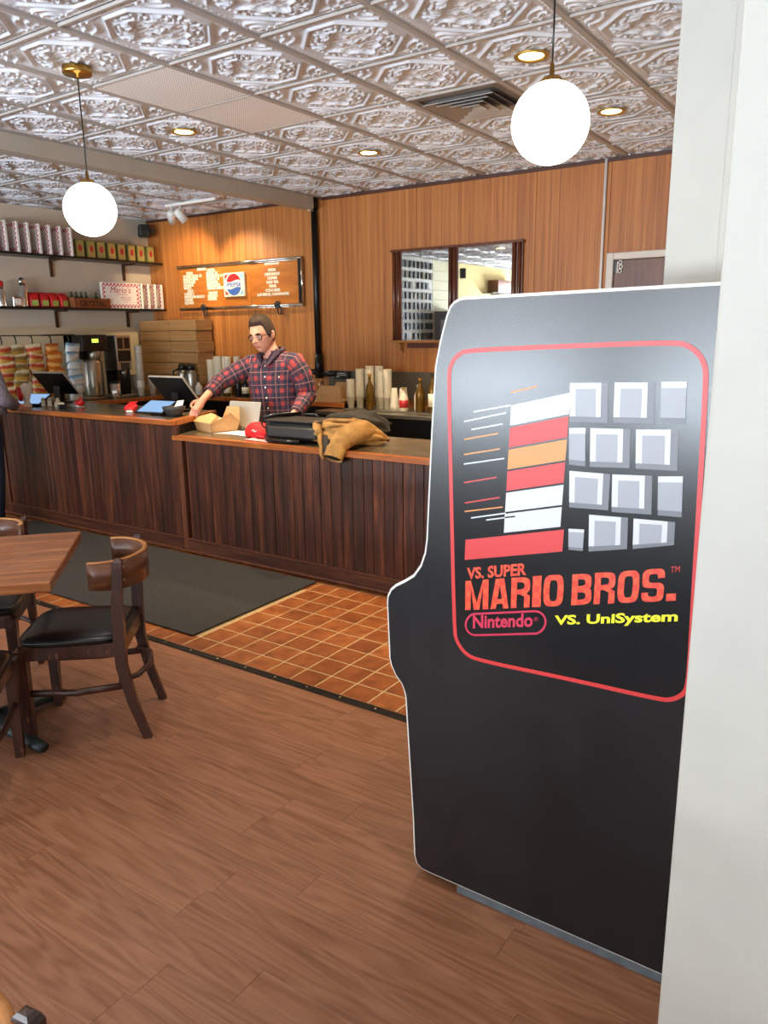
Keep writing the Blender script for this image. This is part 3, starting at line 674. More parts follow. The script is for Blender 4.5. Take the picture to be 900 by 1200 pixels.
for q in TILES:
    a, b, c, d = [Vector(p) for p in q]; wd = (b - a).length; ht = (a - d).length
    o = part('printed_tile', flat(q), 'art_dgrey', art)
    r1 = 1 - .016 / wd if wd > .06 else 1.0
    def P(u, v): return tuple((a * (1 - u) + b * u) * (1 - v) + (d * (1 - u) + c * u) * v)
    part('tile_highlight', flat([P(0, 0), P(r1, 0), P(r1, .86), P(0, .86)], -.0026), 'art_white', o)
    s = .014 / wd if wd > .06 else 0
    part('tile_face', flat([P(s, .15), P(r1 - (0.012 / wd if wd > .06 else 0), .15), P(r1 - (0.012 / wd if wd > .06 else 0), .86), P(s, .86)], -.0031), 'art_grey', o)
for (a, b), c in zip([((-.803, 1.499), (-.734, 1.516)), ((-.904, 1.447), (-.802, 1.468)), ((-.931, 1.421), (-.814, 1.449)), ((-.909, 1.402), (-.822, 1.421)), ((-.930, 1.375), (-.834, 1.397)), ((-.930, 1.336), (-.829, 1.358)), ((-.930, 1.311), (-.816, 1.335)), ((-.929, 1.262), (-.836, 1.285)), ((-.926, 1.208), (-.826, 1.234)), ((-.926, 1.185), (-.817, 1.210)), ((-.907, 1.170), (-.808, 1.195)), ((-.863, 1.170), (-.782, 1.190))], 'art_orange art_white art_white art_white art_orange art_orange art_white art_red art_red art_orange art_white art_white'.split()):
    part('speed_line', stroke([a, b], .0035, False), c, art)
# plain slanted colour bars stand where the print shows a picture
def bar(z0, z1, x0, x1, c, sh=.035):
    part('colour_bar', flat([(x0 + sh * (z0 - 1.1), z0 + .24 * (x0 + .66)), (x1 + sh * (z0 - 1.1), z0 + .24 * (x1 + .66)), (x1 + sh * (z1 - 1.1), z1 + .24 * (x1 + .66)), (x0 + sh * (z1 - 1.1), z1 + .24 * (x0 + .66))]), c, art)
for z0, z1, x0, x1, c in ((1.455, 1.505, -.815, -.665, 'art_white'), (1.40, 1.45, -.815, -.665, 'art_red'), (1.345, 1.395, -.815, -.665, 'art_orange'), (1.29, 1.34, -.815, -.665, 'art_red'), (1.235, 1.285, -.815, -.665, 'art_white'), (1.18, 1.23, -.815, -.665, 'art_white'), (1.116, 1.172, -.925, -.655, 'art_red')): bar(z0, z1, x0, x1, c)
SL = math.atan2(.131, .54)
def art_text(s, x, z, wd, ht, mat, off=.0, slope=SL, lsx=1.0, shear=0, sp=1.0):
    me = bbox_fit(text_mesh(s, .1, off, 0, 'LEFT', 1, shear, sp), wd, ht)
    for v in me.vertices: v.co.y += v.co.x * math.tan(slope)          # lettering climbs along its own baseline, uprights stay upright
    return part('lettering', me, mat, art, (x, -.0024, z), (R(90), 0, 0))
art_text('VS. SUPER', -.917, .999, .170, .033, 'art_check', .0035)
# heavy condensed block capitals: unions of straight pieces and half rings in a unit box
def glyph(ch):
    t = .30; q = []
    def r(x0, x1, y0, y1): q.append([(x0, y0), (x1, y0), (x1, y1), (x0, y1)])
    def ring(x0, x1, y0, y1, tx, ty, a0, a1, n=14):
        cx, cy, rx, ry = (x0 + x1) / 2, (y0 + y1) / 2, (x1 - x0) / 2, (y1 - y0) / 2; e = .55
        def pt(a, k, l):
            c, s_ = math.cos(a), math.sin(a); return (cx + (rx - k) * math.copysign(abs(c) ** e, c), cy + (ry - l) * math.copysign(abs(s_) ** e, s_))
        for i in range(n):
            a, b = R(a0 + (a1 - a0) * i / n), R(a0 + (a1 - a0) * (i + 1) / n); q.append([pt(a, 0, 0), pt(b, 0, 0), pt(b, tx, ty), pt(a, tx, ty)])
    if ch == 'M': r(0, .24, 0, 1); r(.76, 1, 0, 1); q.append([(.24, 1), (0.2, 1), (.38, 0), (.5, 0), (.5, .25)]); q.append([(.5, .25), (.5, 0), (.62, 0), (.8, 1), (.76, 1)])
    if ch == 'A': q.append([(0, 0), (.3, 0), (.5, .8), (.5, 1), (.27, 1)]); q.append([(.7, 0), (1, 0), (.73, 1), (.5, 1), (.5, .8)]); r(.25, .75, .16, .32)
    if ch == 'I': r(0, 1, 0, 1)
    if ch == 'O': ring(0, 1, 0, 1, t, .17, 0, 360, 32)
    if ch in 'RB': r(0, t, 0, 1)
    if ch == 'R': ring(-.5, 1, .44, 1, t, .16, -90, 90); q.append([(.42, .46), (.74, .50), (1, .38), (1, 0), (.7, 0), (.7, .36)])
    if ch == 'B': ring(-.5, .97, .44, 1, t, .17, -90, 90); ring(-.5, 1, 0, .58, t, .17, -90, 90); r(.2, .72, .43, .59)
    if ch == 'S': ring(0, 1, .42, 1, t, .16, 0, 270, 20); ring(0, 1, 0, .58, t, .16, -180, 90, 20)
    if ch == '.': r(0, 1, 0, .22)
    return q
def block_word(word, x, z, wd, ht, mat):
    W = {'I': .45, '.': .42, 'M': 1.32}; tot = sum(W.get(c, 1) for c in word) + .12 * (len(word) - 1); k = wd / tot; m = MB(); px = 0
    for c in word:
        w_ = W.get(c, 1) * k
        for gi, poly in enumerate(glyph(c)):
            P2 = [(x + px + a * w_, -.0024 - gi * .00002, z + b * ht + (px + a * w_) * math.tan(SL)) for a, b in poly]; m.b.faces.new([m.b.verts.new(p) for p in P2])
        px += w_ + .12 * k
    return part('lettering', m, mat, art)
block_word('MARIO', -.921, .911, .274, .083, 'art_check')
block_word('BROS.', -.626, .983, .245, .080, 'art_check')
art_text('TM', -.397, 1.107, .020, .014, 'art_red', .001)
art_text('Nintendo', -.897, .863, .172, .038, 'art_pink', .003)
art_text('®', -.722, .921, .011, .011, 'art_pink', .0005)
pill = []
for i in range(28):
    a = 2 * math.pi * i / 28; cx = .083 if math.cos(a) > 0 else -.083; x = cx + .031 * math.cos(a); z = .031 * math.sin(a); pill.append((-.805 + x, .897 + z + x * math.tan(SL)))
part('logo_outline', stroke(pill, .0055, True), 'art_pink', art)
art_text('VS. UniSystem', -.667, .915, .294, .033, 'art_yellow', .0032)

# ------------------------------------------------------------------ dining table and chairs
TA = R(47.2 - 90)
t = thing('dining_table', 'square wood slab dining table on black cross foot', 'table', (-3.089, 1.512, 0), TA + R(90))
xx = -.38; rn = random.Random(3)
for k in range(5):
    part('top_plank', MB().box((0, xx + .076, .74), (.76, .152, .042), bev=.004), 'tabletop', t); xx += .152
part('column', MB().lathe([(.035, .05), (.035, .70), (.06, .715)], 16), 'castiron', t)
part('top_bracket', MB().box((0, 0, .708), (.4, .05, .018)).box((0, 0, .708), (.05, .4, .018)), 'castiron', t)
for k in range(4):
    a = R(45) + k * math.pi / 2 ; d = V(math.cos(a), math.sin(a), 0)
    part('foot', MB().tube([d * .02 + V(0, 0, .055), d * .15 + V(0, 0, .045), d * .30 + V(0, 0, .028), d * .36 + V(0, 0, .02)], [.045, .036, .03, .026], 10, flat=.7, upv=(0, 0, 1)), 'castiron', t)
def make_chair(label, loc, rz):
    t = thing('dining_chair', label, 'chair', loc, rz, 'dark wood dining chairs')
    # local +y is the back of the chair
    def leg(sx, pts, r): return MB().tube([(sx * x, y, z) for x, y, z in pts], r, 4, smooth=False, ex=1, upv=(0, 1, 0))
    for sx in (-1, 1):
        m = MB(); 
        f = [(sx * .172, -.205, 0, .016), (sx * .182, -.205, .42, .024)]
        rings = []
        for x, y, z, h in f: rings.append([m.b.verts.new((x + a * h, y + b * h, z)) for a, b in ((-1, -1), (1, -1), (1, 1), (-1, 1))])
        m.skin(rings, smooth=False); part('leg', m, 'chairwood', t)
        m = MB(); rings = []
        for x, y, z, h in ((.176, .262, 0, .017), (.178, .215, .16, .019), (.180, .185, .33, .022), (.181, .186, .46, .023), (.184, .192, .62, .021), (.186, .206, .745, .019), (.186, .208, .775, .018), (.186, .208, .784, .0145), (.186, .208, .790, .009), (.186, .208, .792, .003)):
            rings.append([m.b.verts.new((sx * x + a * h * .75, y + b * h, z)) for a, b in ((-1, -1), (1, -1), (1, 1), (-1, 1))])
        m.skin(rings, smooth=False); part('leg', m, 'chairwood', t)
        part('side_rail', MB().rng(sx * .182 - .011, sx * .182 + .011, -.19, .185, .375, .435, .003), 'chairwood', t)
        part('side_stretcher', MB().tube([(sx * .178, -.2, .23), (sx * .186, 0, .225), (sx * .180, .2, .245)], .012, 8, flat=1.3), 'chairwood', t)
        for zz in (.70, .755): part('screw', MB().lathe([(.006, 0), (.004, .004)], 8, (sx * .186, .230, zz), True, 'y'), 'screw', t, rot=(0, 0, 0))
    part('front_rail', MB().rng(-.182, .182, -.216, -.194, .375, .435, .003), 'chairwood', t)
    part('back_rail', MB().rng(-.18, .18, .175, .197, .375, .435, .003), 'chairwood', t)
    part('back_hoop', MB().tube([(-.178, .17, .26), (-.12, .235, .262), (0, .262, .262), (.12, .235, .262), (.178, .17, .26)], .012, 8), 'chairwood', t)
    # padded seat: rounded trapezoid
    m = MB(); rings = []
    def seat_ring(gr, z):
        pts = []
        for i in range(40):
            a = 2 * math.pi * i / 40; c, s = math.cos(a), math.sin(a); e = .42
            x = math.copysign(abs(c) ** e, c) * (.205 - .012 * s) * 1; y = math.copysign(abs(s) ** e, s) * .208
            pts.append(m.b.verts.new((x * gr, -.012 + y * gr, z)))
        return pts
    for gr, z in ((.96, .432), (1.0, .438), (1.005, .448), (.985, .458), (.9, .466), (.5, .471), (.02, .472)): rings.append(seat_ring(gr, z))
    m.skin(rings); st = part('seat', m, 'vinyl', t)
    m = MB(); ring = seat_ring(1.0, .452)
    m.b.free(); m = MB()
    pts = []
    for i in range(40):
        a = 2 * math.pi * i / 40; c, s = math.cos(a), math.sin(a); e = .42
        pts.append((math.copysign(abs(c) ** e, c) * (.207 - .012 * s), -.012 + math.copysign(abs(s) ** e, s) * .21, .453))
    part('piping', m.tube(pts, .004, 6, closed=True), 'vinyl', st)
    # curved back band
    m = MB(); n = 22; inner = []; cs = []
    for i in range(n + 1):
        a = R(-8) + R(196) * i / n; cs.append((-.195 * math.cos(a), .115 + .195 * math.sin(a) * .82))
    rings = []
    for i, (x, y) in enumerate(cs):
        a = Vector(cs[max(i - 1, 0)]); b = Vector(cs[min(i + 1, n)]); d = (b - a).normalized(); nn = Vector((d.y, -d.x)) * .009
        e = .012 * abs(2 * i / n - 1) ** 3
        rings.append([m.b.verts.new((x + s * nn.x, y + s * nn.y, z)) for s, z in ((-1, .655 + e), (1, .655 + e), (1, .775), (-1, .775))])
    m.skin(rings, smooth=True); bk = part('backrest', m, 'chairband', t)
    m = MB(); rings = []
    for i, (x, y) in enumerate(cs):
        a = Vector(cs[max(i - 1, 0)]); b = Vector(cs[min(i + 1, n)]); d = (b - a).normalized(); nn = Vector((d.y, -d.x)) * .0095
        rings.append([m.b.verts.new((x + s * nn.x, y + s * nn.y, z)) for s, z in ((-1, .774), (1, .774), (.8, .779), (-.8, .779))])
    m.skin(rings, smooth=True); part('worn_edge', m, 'chairedge', bk)
    return t
ch = make_chair('dark wood dining chair with black vinyl seat at the right of the table', (-2.785, 1.805, 0), R(-49.9))
ed, nr = V(-.734, .68), V(.68, .734)
dup(ch, (-3.48, 1.727, 0), R(47), 'dark wood dining chair tucked under the far side of the table')
dup(ch, (-2.756, 1.195, 0), R(47.2 + 180 + 0), 'dark wood dining chair at the left edge nearer than the table')
dup(ch, (-1.035, .195, 0), R(-81), 'dark wood chair back cut off at the bottom left corner')
#PART4

# ------------------------------------------------------------------ back bar and left side counter
t = thing('back_counter', 'back bar counter with wood edge along the left of the wood wall', 'counter', (0, 0, 0))
part('slab', MB().rng(-7.98, -4.70, 6.16, BW - .02, .925, .95, .002), 'zinc', t)
part('wood_edge', MB().rng(-7.2, -4.66, 6.125, 6.16, .905, .952, .004), 'lip', t)
part('carcass', MB().rng(-7.9, -4.86, 6.2, BW - .03, 0, .922), 'black', t)
t = thing('side_counter', 'side counter with wood edge below the shelves holding the coffee brewer', 'counter', (0, 0, 0))
part('slab', MB().rng(-7.99, -7.24, 4.66, 6.15, .925, .95, .002), 'zinc', t)
part('wood_edge', MB().rng(-7.24, -7.2, 4.66, 6.12, .905, .952, .004), 'lip', t)
part('carcass', MB().rng(-7.95, -7.28, 4.68, 6.15, 0, .922), 'black', t)
t = thing('sink_bench', 'low stainless steel bar bench below the mirror', 'bench', (0, 0, 0))
part('worktop', MB().rng(-4.82, -2.6, 5.88, 6.56, .862, .895, .004), 'steel', t)
part('raised_shelf', MB().rng(-4.62, -3.0, 6.06, 6.32, .895, .905, .002), 'steel', t)
part('backsplash', MB().rng(-5.2, -2.6, BW - .035, BW - .02, .97, 1.245, .002), plain('splash_steel', '6e675a', .4, .6), t)
part('cabinet_body', MB().rng(-4.84, -2.6, 5.95, 6.5, 0, .86), 'black', t)
part('drawer_handle', MB().rng(-4.2, -3.95, 5.93, 5.948, .80, .82, .004), 'steel', t)
solo('notice_sign', MB().rng(-5.09, -4.885, -.012, 0, -.042, .042, .002), 'black', 'small black notice plate beside the iron pipe', 'sign', (0, BW - .06, 1.198))
nt = bpy.data.objects['notice_sign']
for k in range(3): part('lettering', bbox_fit(text_mesh(('EMPLOYEES MUST', 'WASH HANDS BEFORE', 'WORK')[k], .02, .0004), (.13, .14, .05)[k], .010), 'white', nt, (-5.065, -.0135, .014 - k * .018), (R(90), 0, 0))
t = thing('wood_bin', 'open brown box with slanted front on back bar', 'box', (-4.93, 6.36, .952))
part('side', MB().prism([(-.19, -.17, .0), (.2, -.17, .0), (.2, -.17, .16), (-.06, -.17, .16)], (0, .012, 0)), 'kraft', t)
part('side', MB().prism([(-.19, .10, .0), (.2, .10, .0), (.2, .10, .18), (-.06, .10, .18)], (0, .012, 0)), 'kraft', t)
part('base', MB().rng(-.19, .2, -.158, .10, .0, .008), 'kraft', t)
solo('faucet', MB().tube([(0, 0, 0), (0, 0, .14), (0, -.03, .18), (0, -.09, .17), (0, -.10, .14)], .012, 10).lathe([(.025, 0), (.02, .015), (.012, .02)], 14), 'chrome', 'chrome faucet in front of the steel backsplash', 'faucet', (-5.12, 6.42, .951))

# ------------------------------------------------------------------ wall shelves with boxes and tins
def shelf(z, label, y0, y1):
    t = thing('wall_shelf', label, 'shelf', (LW, 0, z), 0, 'wall shelves')
    part('board', MB().rng(.0, .27, y0, y1, -.022, 0, .003), 'black', t)
    for y in (5.25, 6.21):
        part('bracket', MB().rng(.002, .022, y - .016, y + .016, -.21, -.022).rng(.002, .22, y - .012, y + .012, -.04, -.022), plain('bracket_brown', '46301f', .5, .3), t)
shelf(2.49, 'upper black wall shelf with tall boxes and green tins', 3.6, 6.6)
shelf(1.945, 'lower black wall shelf with red packets and crate', 3.6, 6.6)
PB1, PB2 = boxprint(.125, .15), boxprint(.25, .147)
pbm = MB().box((0, 0, 0), (.25, .026, .30), bev=.003).mesh('pizza_box'); pbm.materials.append(PB1)
o = None
names = ['leftmost', 'second', 'third', 'fourth', 'fifth', 'sixth', 'seventh', 'eighth']
for k in range(8):
    y = 5.37 - (7 - k) * .1235 - .0
    o = link('pizza_box', pbm, None, None, (LW + .135, y, 2.641), (0, 0, R(-4 + (k * 37 % 5))))
    tag(o, 'white chequer-bordered box upright on the upper shelf, %s from the left' % names[k], 'box', 'boxes on the upper shelf')
pb3 = MB().box((0, 0, 0), (.25, .03, .29), bev=.003).mesh('pizza_box'); pb3.materials.append(boxprint(.125, .145))
for k in range(4):
    o = link('pizza_box', pb3, None, None, (LW + .135, 6.265 + k * .098, 2.092), (0, 0, R(-3 + (k * 29 % 4))))
    tag(o, 'white chequer-bordered box upright on the lower shelf, %s after the lettered box' % ('first', 'second', 'third', 'last')[k], 'box', 'boxes on the lower shelf')
pbl = MB().box((0, 0, 0), (.50, .03, .293), bev=.003).mesh('pizza_box'); pbl.materials.append(PB2)
o = link('pizza_box', pbl, None, None, (LW + .21, 5.985, 2.094), (0, 0, R(84)))
tag(o, 'wide white box with red script lettering on the lower shelf', 'box')
def prt(s, x, z, wd, ht, off, sh=0): part('lettering', bbox_fit(text_mesh(s, .1, off, 0, 'LEFT', 1, sh), wd, ht), 'redprint', o, (x, -.0158, z), (R(90), 0, 0))
prt("Mario's", -.14, .03, .27, .07, .0, .25); prt('PIZZA HOUSE', -.06, .005, .14, .014, .0005); prt('MADE FRESH', .0, -.03, .12, .016, .0005); prt('TO TAKE OUT', -.01, -.055, .14, .016, .0005); prt('ENJOY', .03, -.08, .07, .012, .0005)
def tin(k):
    t = thing('tomato_tin', 'green gold tomato tin on the upper shelf, %s from the left' % names[k], 'tin', (LW + .15, 5.50 + k * .137, 2.49), R(-6 + (k * 23) % 9), 'tomato tins on the upper shelf')
    part('can', MB().rng(-.075, .075, -.05, .05, .004, .185, .012, 2), 'tincan_green', t)
    part('rim', MB().rng(-.077, .077, -.052, .052, .18, .190, .008), 'tinlabel', t)
    part('label_print', MB().rng(.0752, .0760, -.046, .046, .012, .176), 'tinlabel', t)
    lp = part('emblem', MB().ball((.0765, 0, .10), .03, (.03, .75, 1.25), 12, 8), 'redprint', t)
    part('label_print', MB().rng(-.07, .07, -.0515, -.0502, .012, .176), 'tinlabel', t)
    part('emblem', MB().ball((0, -.0515, .10), .03, (.9, .03, 1.25), 12, 8), 'redprint', t)
for k in range(8): tin(k)
# lower shelf small goods
def shaker(x, y, h, r, label):
    t = thing('metal_shaker', label, 'shaker', (x, y, 1.945))
    part('body', MB().lathe([(r, 0), (r * 1.02, .01), (r, .02), (r, h * .62), (r * .7, h * .72), (r * .72, h * .75)], 18), 'chrome', t)
    part('cap', MB().lathe([(r * .72, h * .75), (r * .7, h * .92), (r * .4, h), (.002, h)], 18), 'chrome', t)
shaker(LW + .14, 4.80, .30, .05, 'tall chrome shaker on the lower shelf beside red packets')
shaker(LW + .14, 4.56, .24, .045, 'chrome shaker with red lid leftmost on the lower shelf')
part('lid_band', MB().lathe([(.036, .20), (.034, .255), (.01, .265)], 16), 'redplastic', bpy.data.objects['metal_shaker.001'])
t = thing('napkin_box', 'small chrome napkin box beside the tall shaker', 'dispenser', (LW + .16, 4.69, 1.945)); part('case', MB().rng(-.06, .06, -.05, .05, 0, .10, .006), 'chrome', t); part('napkins', MB().rng(.061, .063, -.035, .035, .02, .08), 'paper', t)
for k in range(4):
    t = thing('coffee_packet', 'red packet with green label on the lower shelf, %s from the left' % names[k], 'packet', (LW + .15, 4.905 + k * .115, 1.945), R(-10 + k * 7), 'red packets on the lower shelf')
    m = MB(); rings = []
    for z, a, b in ((0, .045, .05), (.02, .05, .053), (.10, .048, .052), (.135, .02, .053), (.155, .004, .053)): rings.append(m.ring((0, 0, z), V(1, 0, 0), V(0, 1, 0), a, b, 16, .5))
    m.skin(rings); part('pouch', m, 'redplastic', t)
    part('label_print', MB().rng(.0495, .0515, -.035, .035, .015, .075), plain('green_label', 'a9b95a', .5), t)
t = thing('wood_crate', 'small wooden crate with dark lettering on the lower shelf', 'crate', (LW + .17, 5.565, 1.945), R(4))
for a in (-.075, .075): part('side_slat', MB().rng(a - .006, a + .006, -.245, .245, 0, .105, .002), 'crate', t)
for a in (-.239, .239): part('end_slat', MB().rng(-.069, .069, a - .006, a + .006, 0, .115, .002), 'crate', t)
part('base', MB().rng(-.069, .069, -.233, .233, 0, .01), 'crate', t)
part('lettering', bbox_fit(text_mesh('CRYSTAL', .1, .004), .36, .06), plain('burnt_print', '3a1a0c', .7), t, (.0815, -.18, .022), (R(90), 0, R(90)))
def bottle(name, label, loc, h, r, mat, cap=None, group=None, lab=None):
    t = thing(name, label, 'bottle', loc, 0, group)
    part('body', MB().lathe([(r * .9, 0), (r, .006), (r, h * .55), (r * .85, h * .66), (r * .36, h * .78), (r * .34, h * .95), (r * .38, h * .955), (r * .38, h * .97), (.002, h * .97)], 16), mat, t)
    if cap: part('cap', MB().lathe([(r * .42, h * .93), (r * .42, h), (.002, h)], 12), cap, t)
    if lab: part('label_print', MB().lathe([(r * 1.01, h * .15), (r * 1.01, h * .48)], 16), lab, t)
    return t
for k in range(5): bottle('green_bottle', 'small green bottle in the wooden crate, %s from the left' % names[k], (LW + .17, 5.36 + k * .062 + (.07 if k == 4 else 0), 1.957), .165, .024, 'bottle_green', 'lid', 'green bottles in the crate')

# ------------------------------------------------------------------ corner stack of folded cardboard
t = thing('cardboard_stack', 'tall stack of flattened brown cardboard boxes in the corner', 'cardboard stack', (-7.46, 6.45, .952))
rn = random.Random(11)
z = 0; 
for k, h in enumerate((.10, .12, .14, .12, .13, .12, .13)):
    dx = rn.uniform(-.01, .01)
    part('carton', MB().rng(-.47 + dx, .06 + dx, -.12, .14, z + .002, z + h - .003, .004), 'cardboard', t)
    part('carton', MB().rng(.066 + dx, .53 + dx + rn.uniform(-.01, .01), -.12, .14, z + .002, z + h - .003, .004), 'cardboard', t)
    z += h

# ------------------------------------------------------------------ snack strips on a wire rack
t = thing('snack_rack', 'black wire rack holding strips of snack bags', 'rack', (-7.42, 4.45, .0))
part('top_wire', MB().tube([(.0, -.50, 1.652), (.0, .62, 1.652)], .006, 6), 'iron', t)
for y in (-.48, .60): part('wall_arm', MB().tube([(0, y, 1.652), (-.57, y, 1.652)], .008, 8), 'iron', t)
SY = (-.22, -.07, .105, .31, .515)
for y in SY: part('hanger_hook', MB().tube([(0, y, 1.655), (.03, y, 1.63), (.035, y, 1.60), (.03, y, 1.56)], .007, 6), 'iron', t); 
def snack_mesh(seed, wd, ht):
    m = MB(); rr = random.Random(seed); rings = []
    for i in range(9):
        v = i / 8; th = .034 * math.sin(math.pi * min(1, max(0, v))) ** .6 + .002
        rings.append(m.ring((0, 0, (v - .5) * ht), V(1, 0, 0), V(0, 1, 0), th * rr.uniform(.85, 1.1), wd / 2 * (.97 + .03 * math.cos(math.pi * 2 * v)), 14, .75))
    m.skin(rings); return m.mesh('snack_bag')
kinds = ['bag_cream', 'bag_yellow', 'bag_cream', 'bag_orange', 'bag_blue']
desc = ['red striped snack bag on the leftmost strip', 'yellow snack bag on the second strip from the left', 'cream and red snack bag on the middle strip', 'orange snack bag on the strip beside the blue ones', 'white and blue snack bag on the strip nearest the coffee brewer']
sm = {k: [snack_mesh(i * 7 + len(k), .17, .13) for i in range(2)] for k in set(kinds)}
for k in sm:
    for me in sm[k]: me.materials.append(M[k])
rn = random.Random(5)
for s, y in enumerate(SY):
    n = 7 if s != 3 else 6
    for j in range(n):
        o = link('snack_bag', sm[kinds[s]][j % 2], None, None, (-7.37 + rn.uniform(-.012, .012) + (.03 if s == 4 else 0), 4.45 + y + rn.uniform(-.012, .012), 1.505 - j * .082), (rn.uniform(-.12, .12), .16, rn.uniform(-.2, .2)))
        tag(o, desc[s] + ', ' + ('topmost', 'second from top', 'third from top', 'fourth from top', 'fifth from top', 'sixth from top', 'seventh from top')[j], 'snack bag', 'snack bags strip %s' % ('one', 'two', 'three', 'four', 'five')[s])

# ------------------------------------------------------------------ coffee corner
t = thing('coffee_brewer', 'black and steel coffee brewer with green display', 'coffee machine', (-7.6, 5.34, .952))
part('back_body', MB().rng(-.22, -.05, -.15, .15, .0, .70, .01), 'black', t)
part('head', MB().rng(-.22, .12, -.15, .17, .52, .70, .012, 2), 'black', t)
part('base_plate', MB().rng(-.22, .16, -.17, .17, .0, .03, .006), 'steel', t)
part('urn', MB().lathe([(.115, .03), (.12, .05), (.12, .40), (.10, .43), (.06, .44)], 24, (.05, -.02, 0)), 'steel', t)
part('brew_basket', MB().lathe([(.03, .41), (.06, .44), (.068, .52), (.06, .525)], 18, (.06, .03, 0)), 'steel', t)
fp = part('control_face', MB().rng(.12, .126, -.13, .15, .56, .68, .003), 'black', t)
part('display', MB().rng(.126, .129, -.03, .05, .615, .655), 'led', fp)
part('indicator', MB().lathe([(.012, 0), (.01, .006)], 10, (.127, .10, .63)), 'redplastic', fp)
t = thing('coffee_grinder', 'steel coffee grinder with two bean windows beside brewer', 'grinder', (-7.55, 5.70, .952))
part('body', MB().rng(-.14, .10, -.10, .10, .30, .69, .01, 2), 'steel', t)
part('recess', MB().rng(-.14, .06, -.09, .09, .0, .30), 'black', t)
part('base', MB().rng(-.14, .16, -.12, .12, .0, .025, .005), 'steel', t)
for a in (-.045, .045): part('bean_window', MB().rng(.10, .106, a - .036, a + .036, .54, .66, .004), 'coffee', t)
part('hatch', MB().rng(.10, .104, -.085, .085, .40, .52), 'black', t)
part('label_plate', MB().rng(.10, .107, -.06, .06, .30, .385, .003), plain('grinder_label', '3a3a38', .4), t)
part('spout', MB().lathe([(.02, .22), (.045, .30)], 12, (.06, 0, 0)), 'steel', t)
t = thing('canister', 'squat steel canister in front of grinder', 'canister', (-7.40, 5.50, .952)); part('body', MB().lathe([(.055, 0), (.06, .01), (.06, .17)], 20), 'chrome', t); part('lid', MB().lathe([(.062, .17), (.062, .185), (.02, .195), (.002, .195)], 20), 'black', t)
def cupstack(name, label, loc, n, r, h, step, mat, group=None, taper=.72):
    t = thing(name, label, 'cups', loc, 0, group)
    me = MB().lathe([(r * taper, 0), (r * .98, h * .93), (r * 1.05, h * .94), (r * 1.05, h), (r * .97, h), (r * .97, h * .95), (r * taper * .95, .01), (.002, .01)], 14).mesh('cup'); me.materials.append(M[mat])
    for k in range(n): link('cup', me, None, t, (0, 0, k * step))
    return t
cupstack('cup_stack', 'tall leaning column of white paper cups beside grinder', (-7.46, 5.905, .952), 24, .042, .11, .020, 'cup_white')
cupstack('cup_stack', 'short stack of white paper cups behind the tall column', (-7.60, 5.93, .952), 8, .042, .11, .018, 'cup_white')
cupstack('cup_stack', 'short stack of white paper cups by the side counter corner', (-7.40, 6.02, .952), 6, .042, .11, .018, 'cup_white')
cupstack('cup_stack', 'low stack of white paper cups in front of grinder', (-7.33, 5.80, .952), 5, .042, .11, .018, 'cup_white')
for k, (x, y) in enumerate(((-7.10, 6.23), (-6.955, 6.23))):
    t = thing('thermal_carafe', 'steel thermal carafe with black lid, %s of the two' % ('left', 'right')[k], 'carafe', (x, y, .952), R(200 - 90 * k), 'thermal carafes')
    part('body', MB().lathe([(.06, 0), (.064, .01), (.062, .24), (.045, .29)], 22), 'steel', t)
    part('lid', MB().lathe([(.05, .285), (.052, .32), (.03, .355), (.002, .36)], 18), 'black', t)
    part('handle', MB().tube([(.055, 0, .29), (.12, 0, .27), (.125, 0, .14), (.062, 0, .08)], .012, 8), 'black', t)
for k, x in enumerate((-6.87, -6.81, -6.74, -6.67, -6.58, -6.48)):
    cupstack('cup_stack', 'tall clear plastic cup column on the back bar, %s from the left' % names[k], (x, 6.46 + (k % 2) * .05, .952), 26, .04, .12, .0125 if k else .011, 'cup_clear', 'clear cup columns left of the man', .76)
for k, (x, y, h, mt, cp, lb, ds) in enumerate(((-6.83, 6.22, .16, 'cup_white', 'lid', None, 'small white squeeze bottle before the carafes'), (-6.55, 6.24, .17, 'black', 'lid', 'paper', 'short dark bottle with pale label under the arm'), (-6.42, 6.27, .21, 'bottle_gold', 'redplastic', 'sign_cream', 'syrup bottle with cream label under the arm'), (-6.27, 6.30, .25, 'black', 'paper', None, 'black bottle with white top beside the man'), (-6.16, 6.30, .22, 'black', 'lid', 'lettertile', 'black bottle with a pale label close to the man'))):
    bottle('syrup_bottle', ds, (x, y, .952), h, .042, mt, cp, None, lb)
# clear cups and bottles on the steel bench
for k, (x, y, n, mt) in enumerate(((-4.60, 6.18, 14, 'cup_clear'), (-4.50, 6.20, 22, 'cup_clear'), (-4.385, 6.20, 22, 'cup_clear'), (-4.275, 6.24, 20, 'cup_clear'), (-4.185, 6.22, 22, 'cup_clear'), (-4.44, 6.285, 24, 'cup_clear'), (-4.33, 6.285, 24, 'cup_clear'))):
    cupstack('cup_stack', 'clear plastic cup column on the steel bench, %s from the left' % names[k], (x, y, .9055), n, .042, .12, .0125, mt, 'clear cup columns on the steel bench', .76)
for k, (x, y, h, r, mt, cp, lb, ds) in enumerate(((-4.325, 6.12, .34, .042, 'bottle_gold', 'gold', None, 'slim gold bottle between the clear cup columns'), (-3.776, 6.16, .31, .045, 'bottle_gold', 'gold', None, 'gold bottle with spout right of red labelled bottle'), (-3.935, 6.12, .22, .045, 'cup_clear', 'gold', 'redprint', 'clear bottle with red label on the steel bench'), (-3.63, 6.14, .36, .04, 'bottle_gold', 'lid', 'sign_cream', 'tall bottle next to the arcade cabinet edge'), (-3.86, 6.26, .24, .04, 'cup_clear', 'steel', None, 'clear bottle behind the red labelled bottle'))):
    bottle('bar_bottle', ds, (x, y, .906), h, r, mt, cp, None, lb)
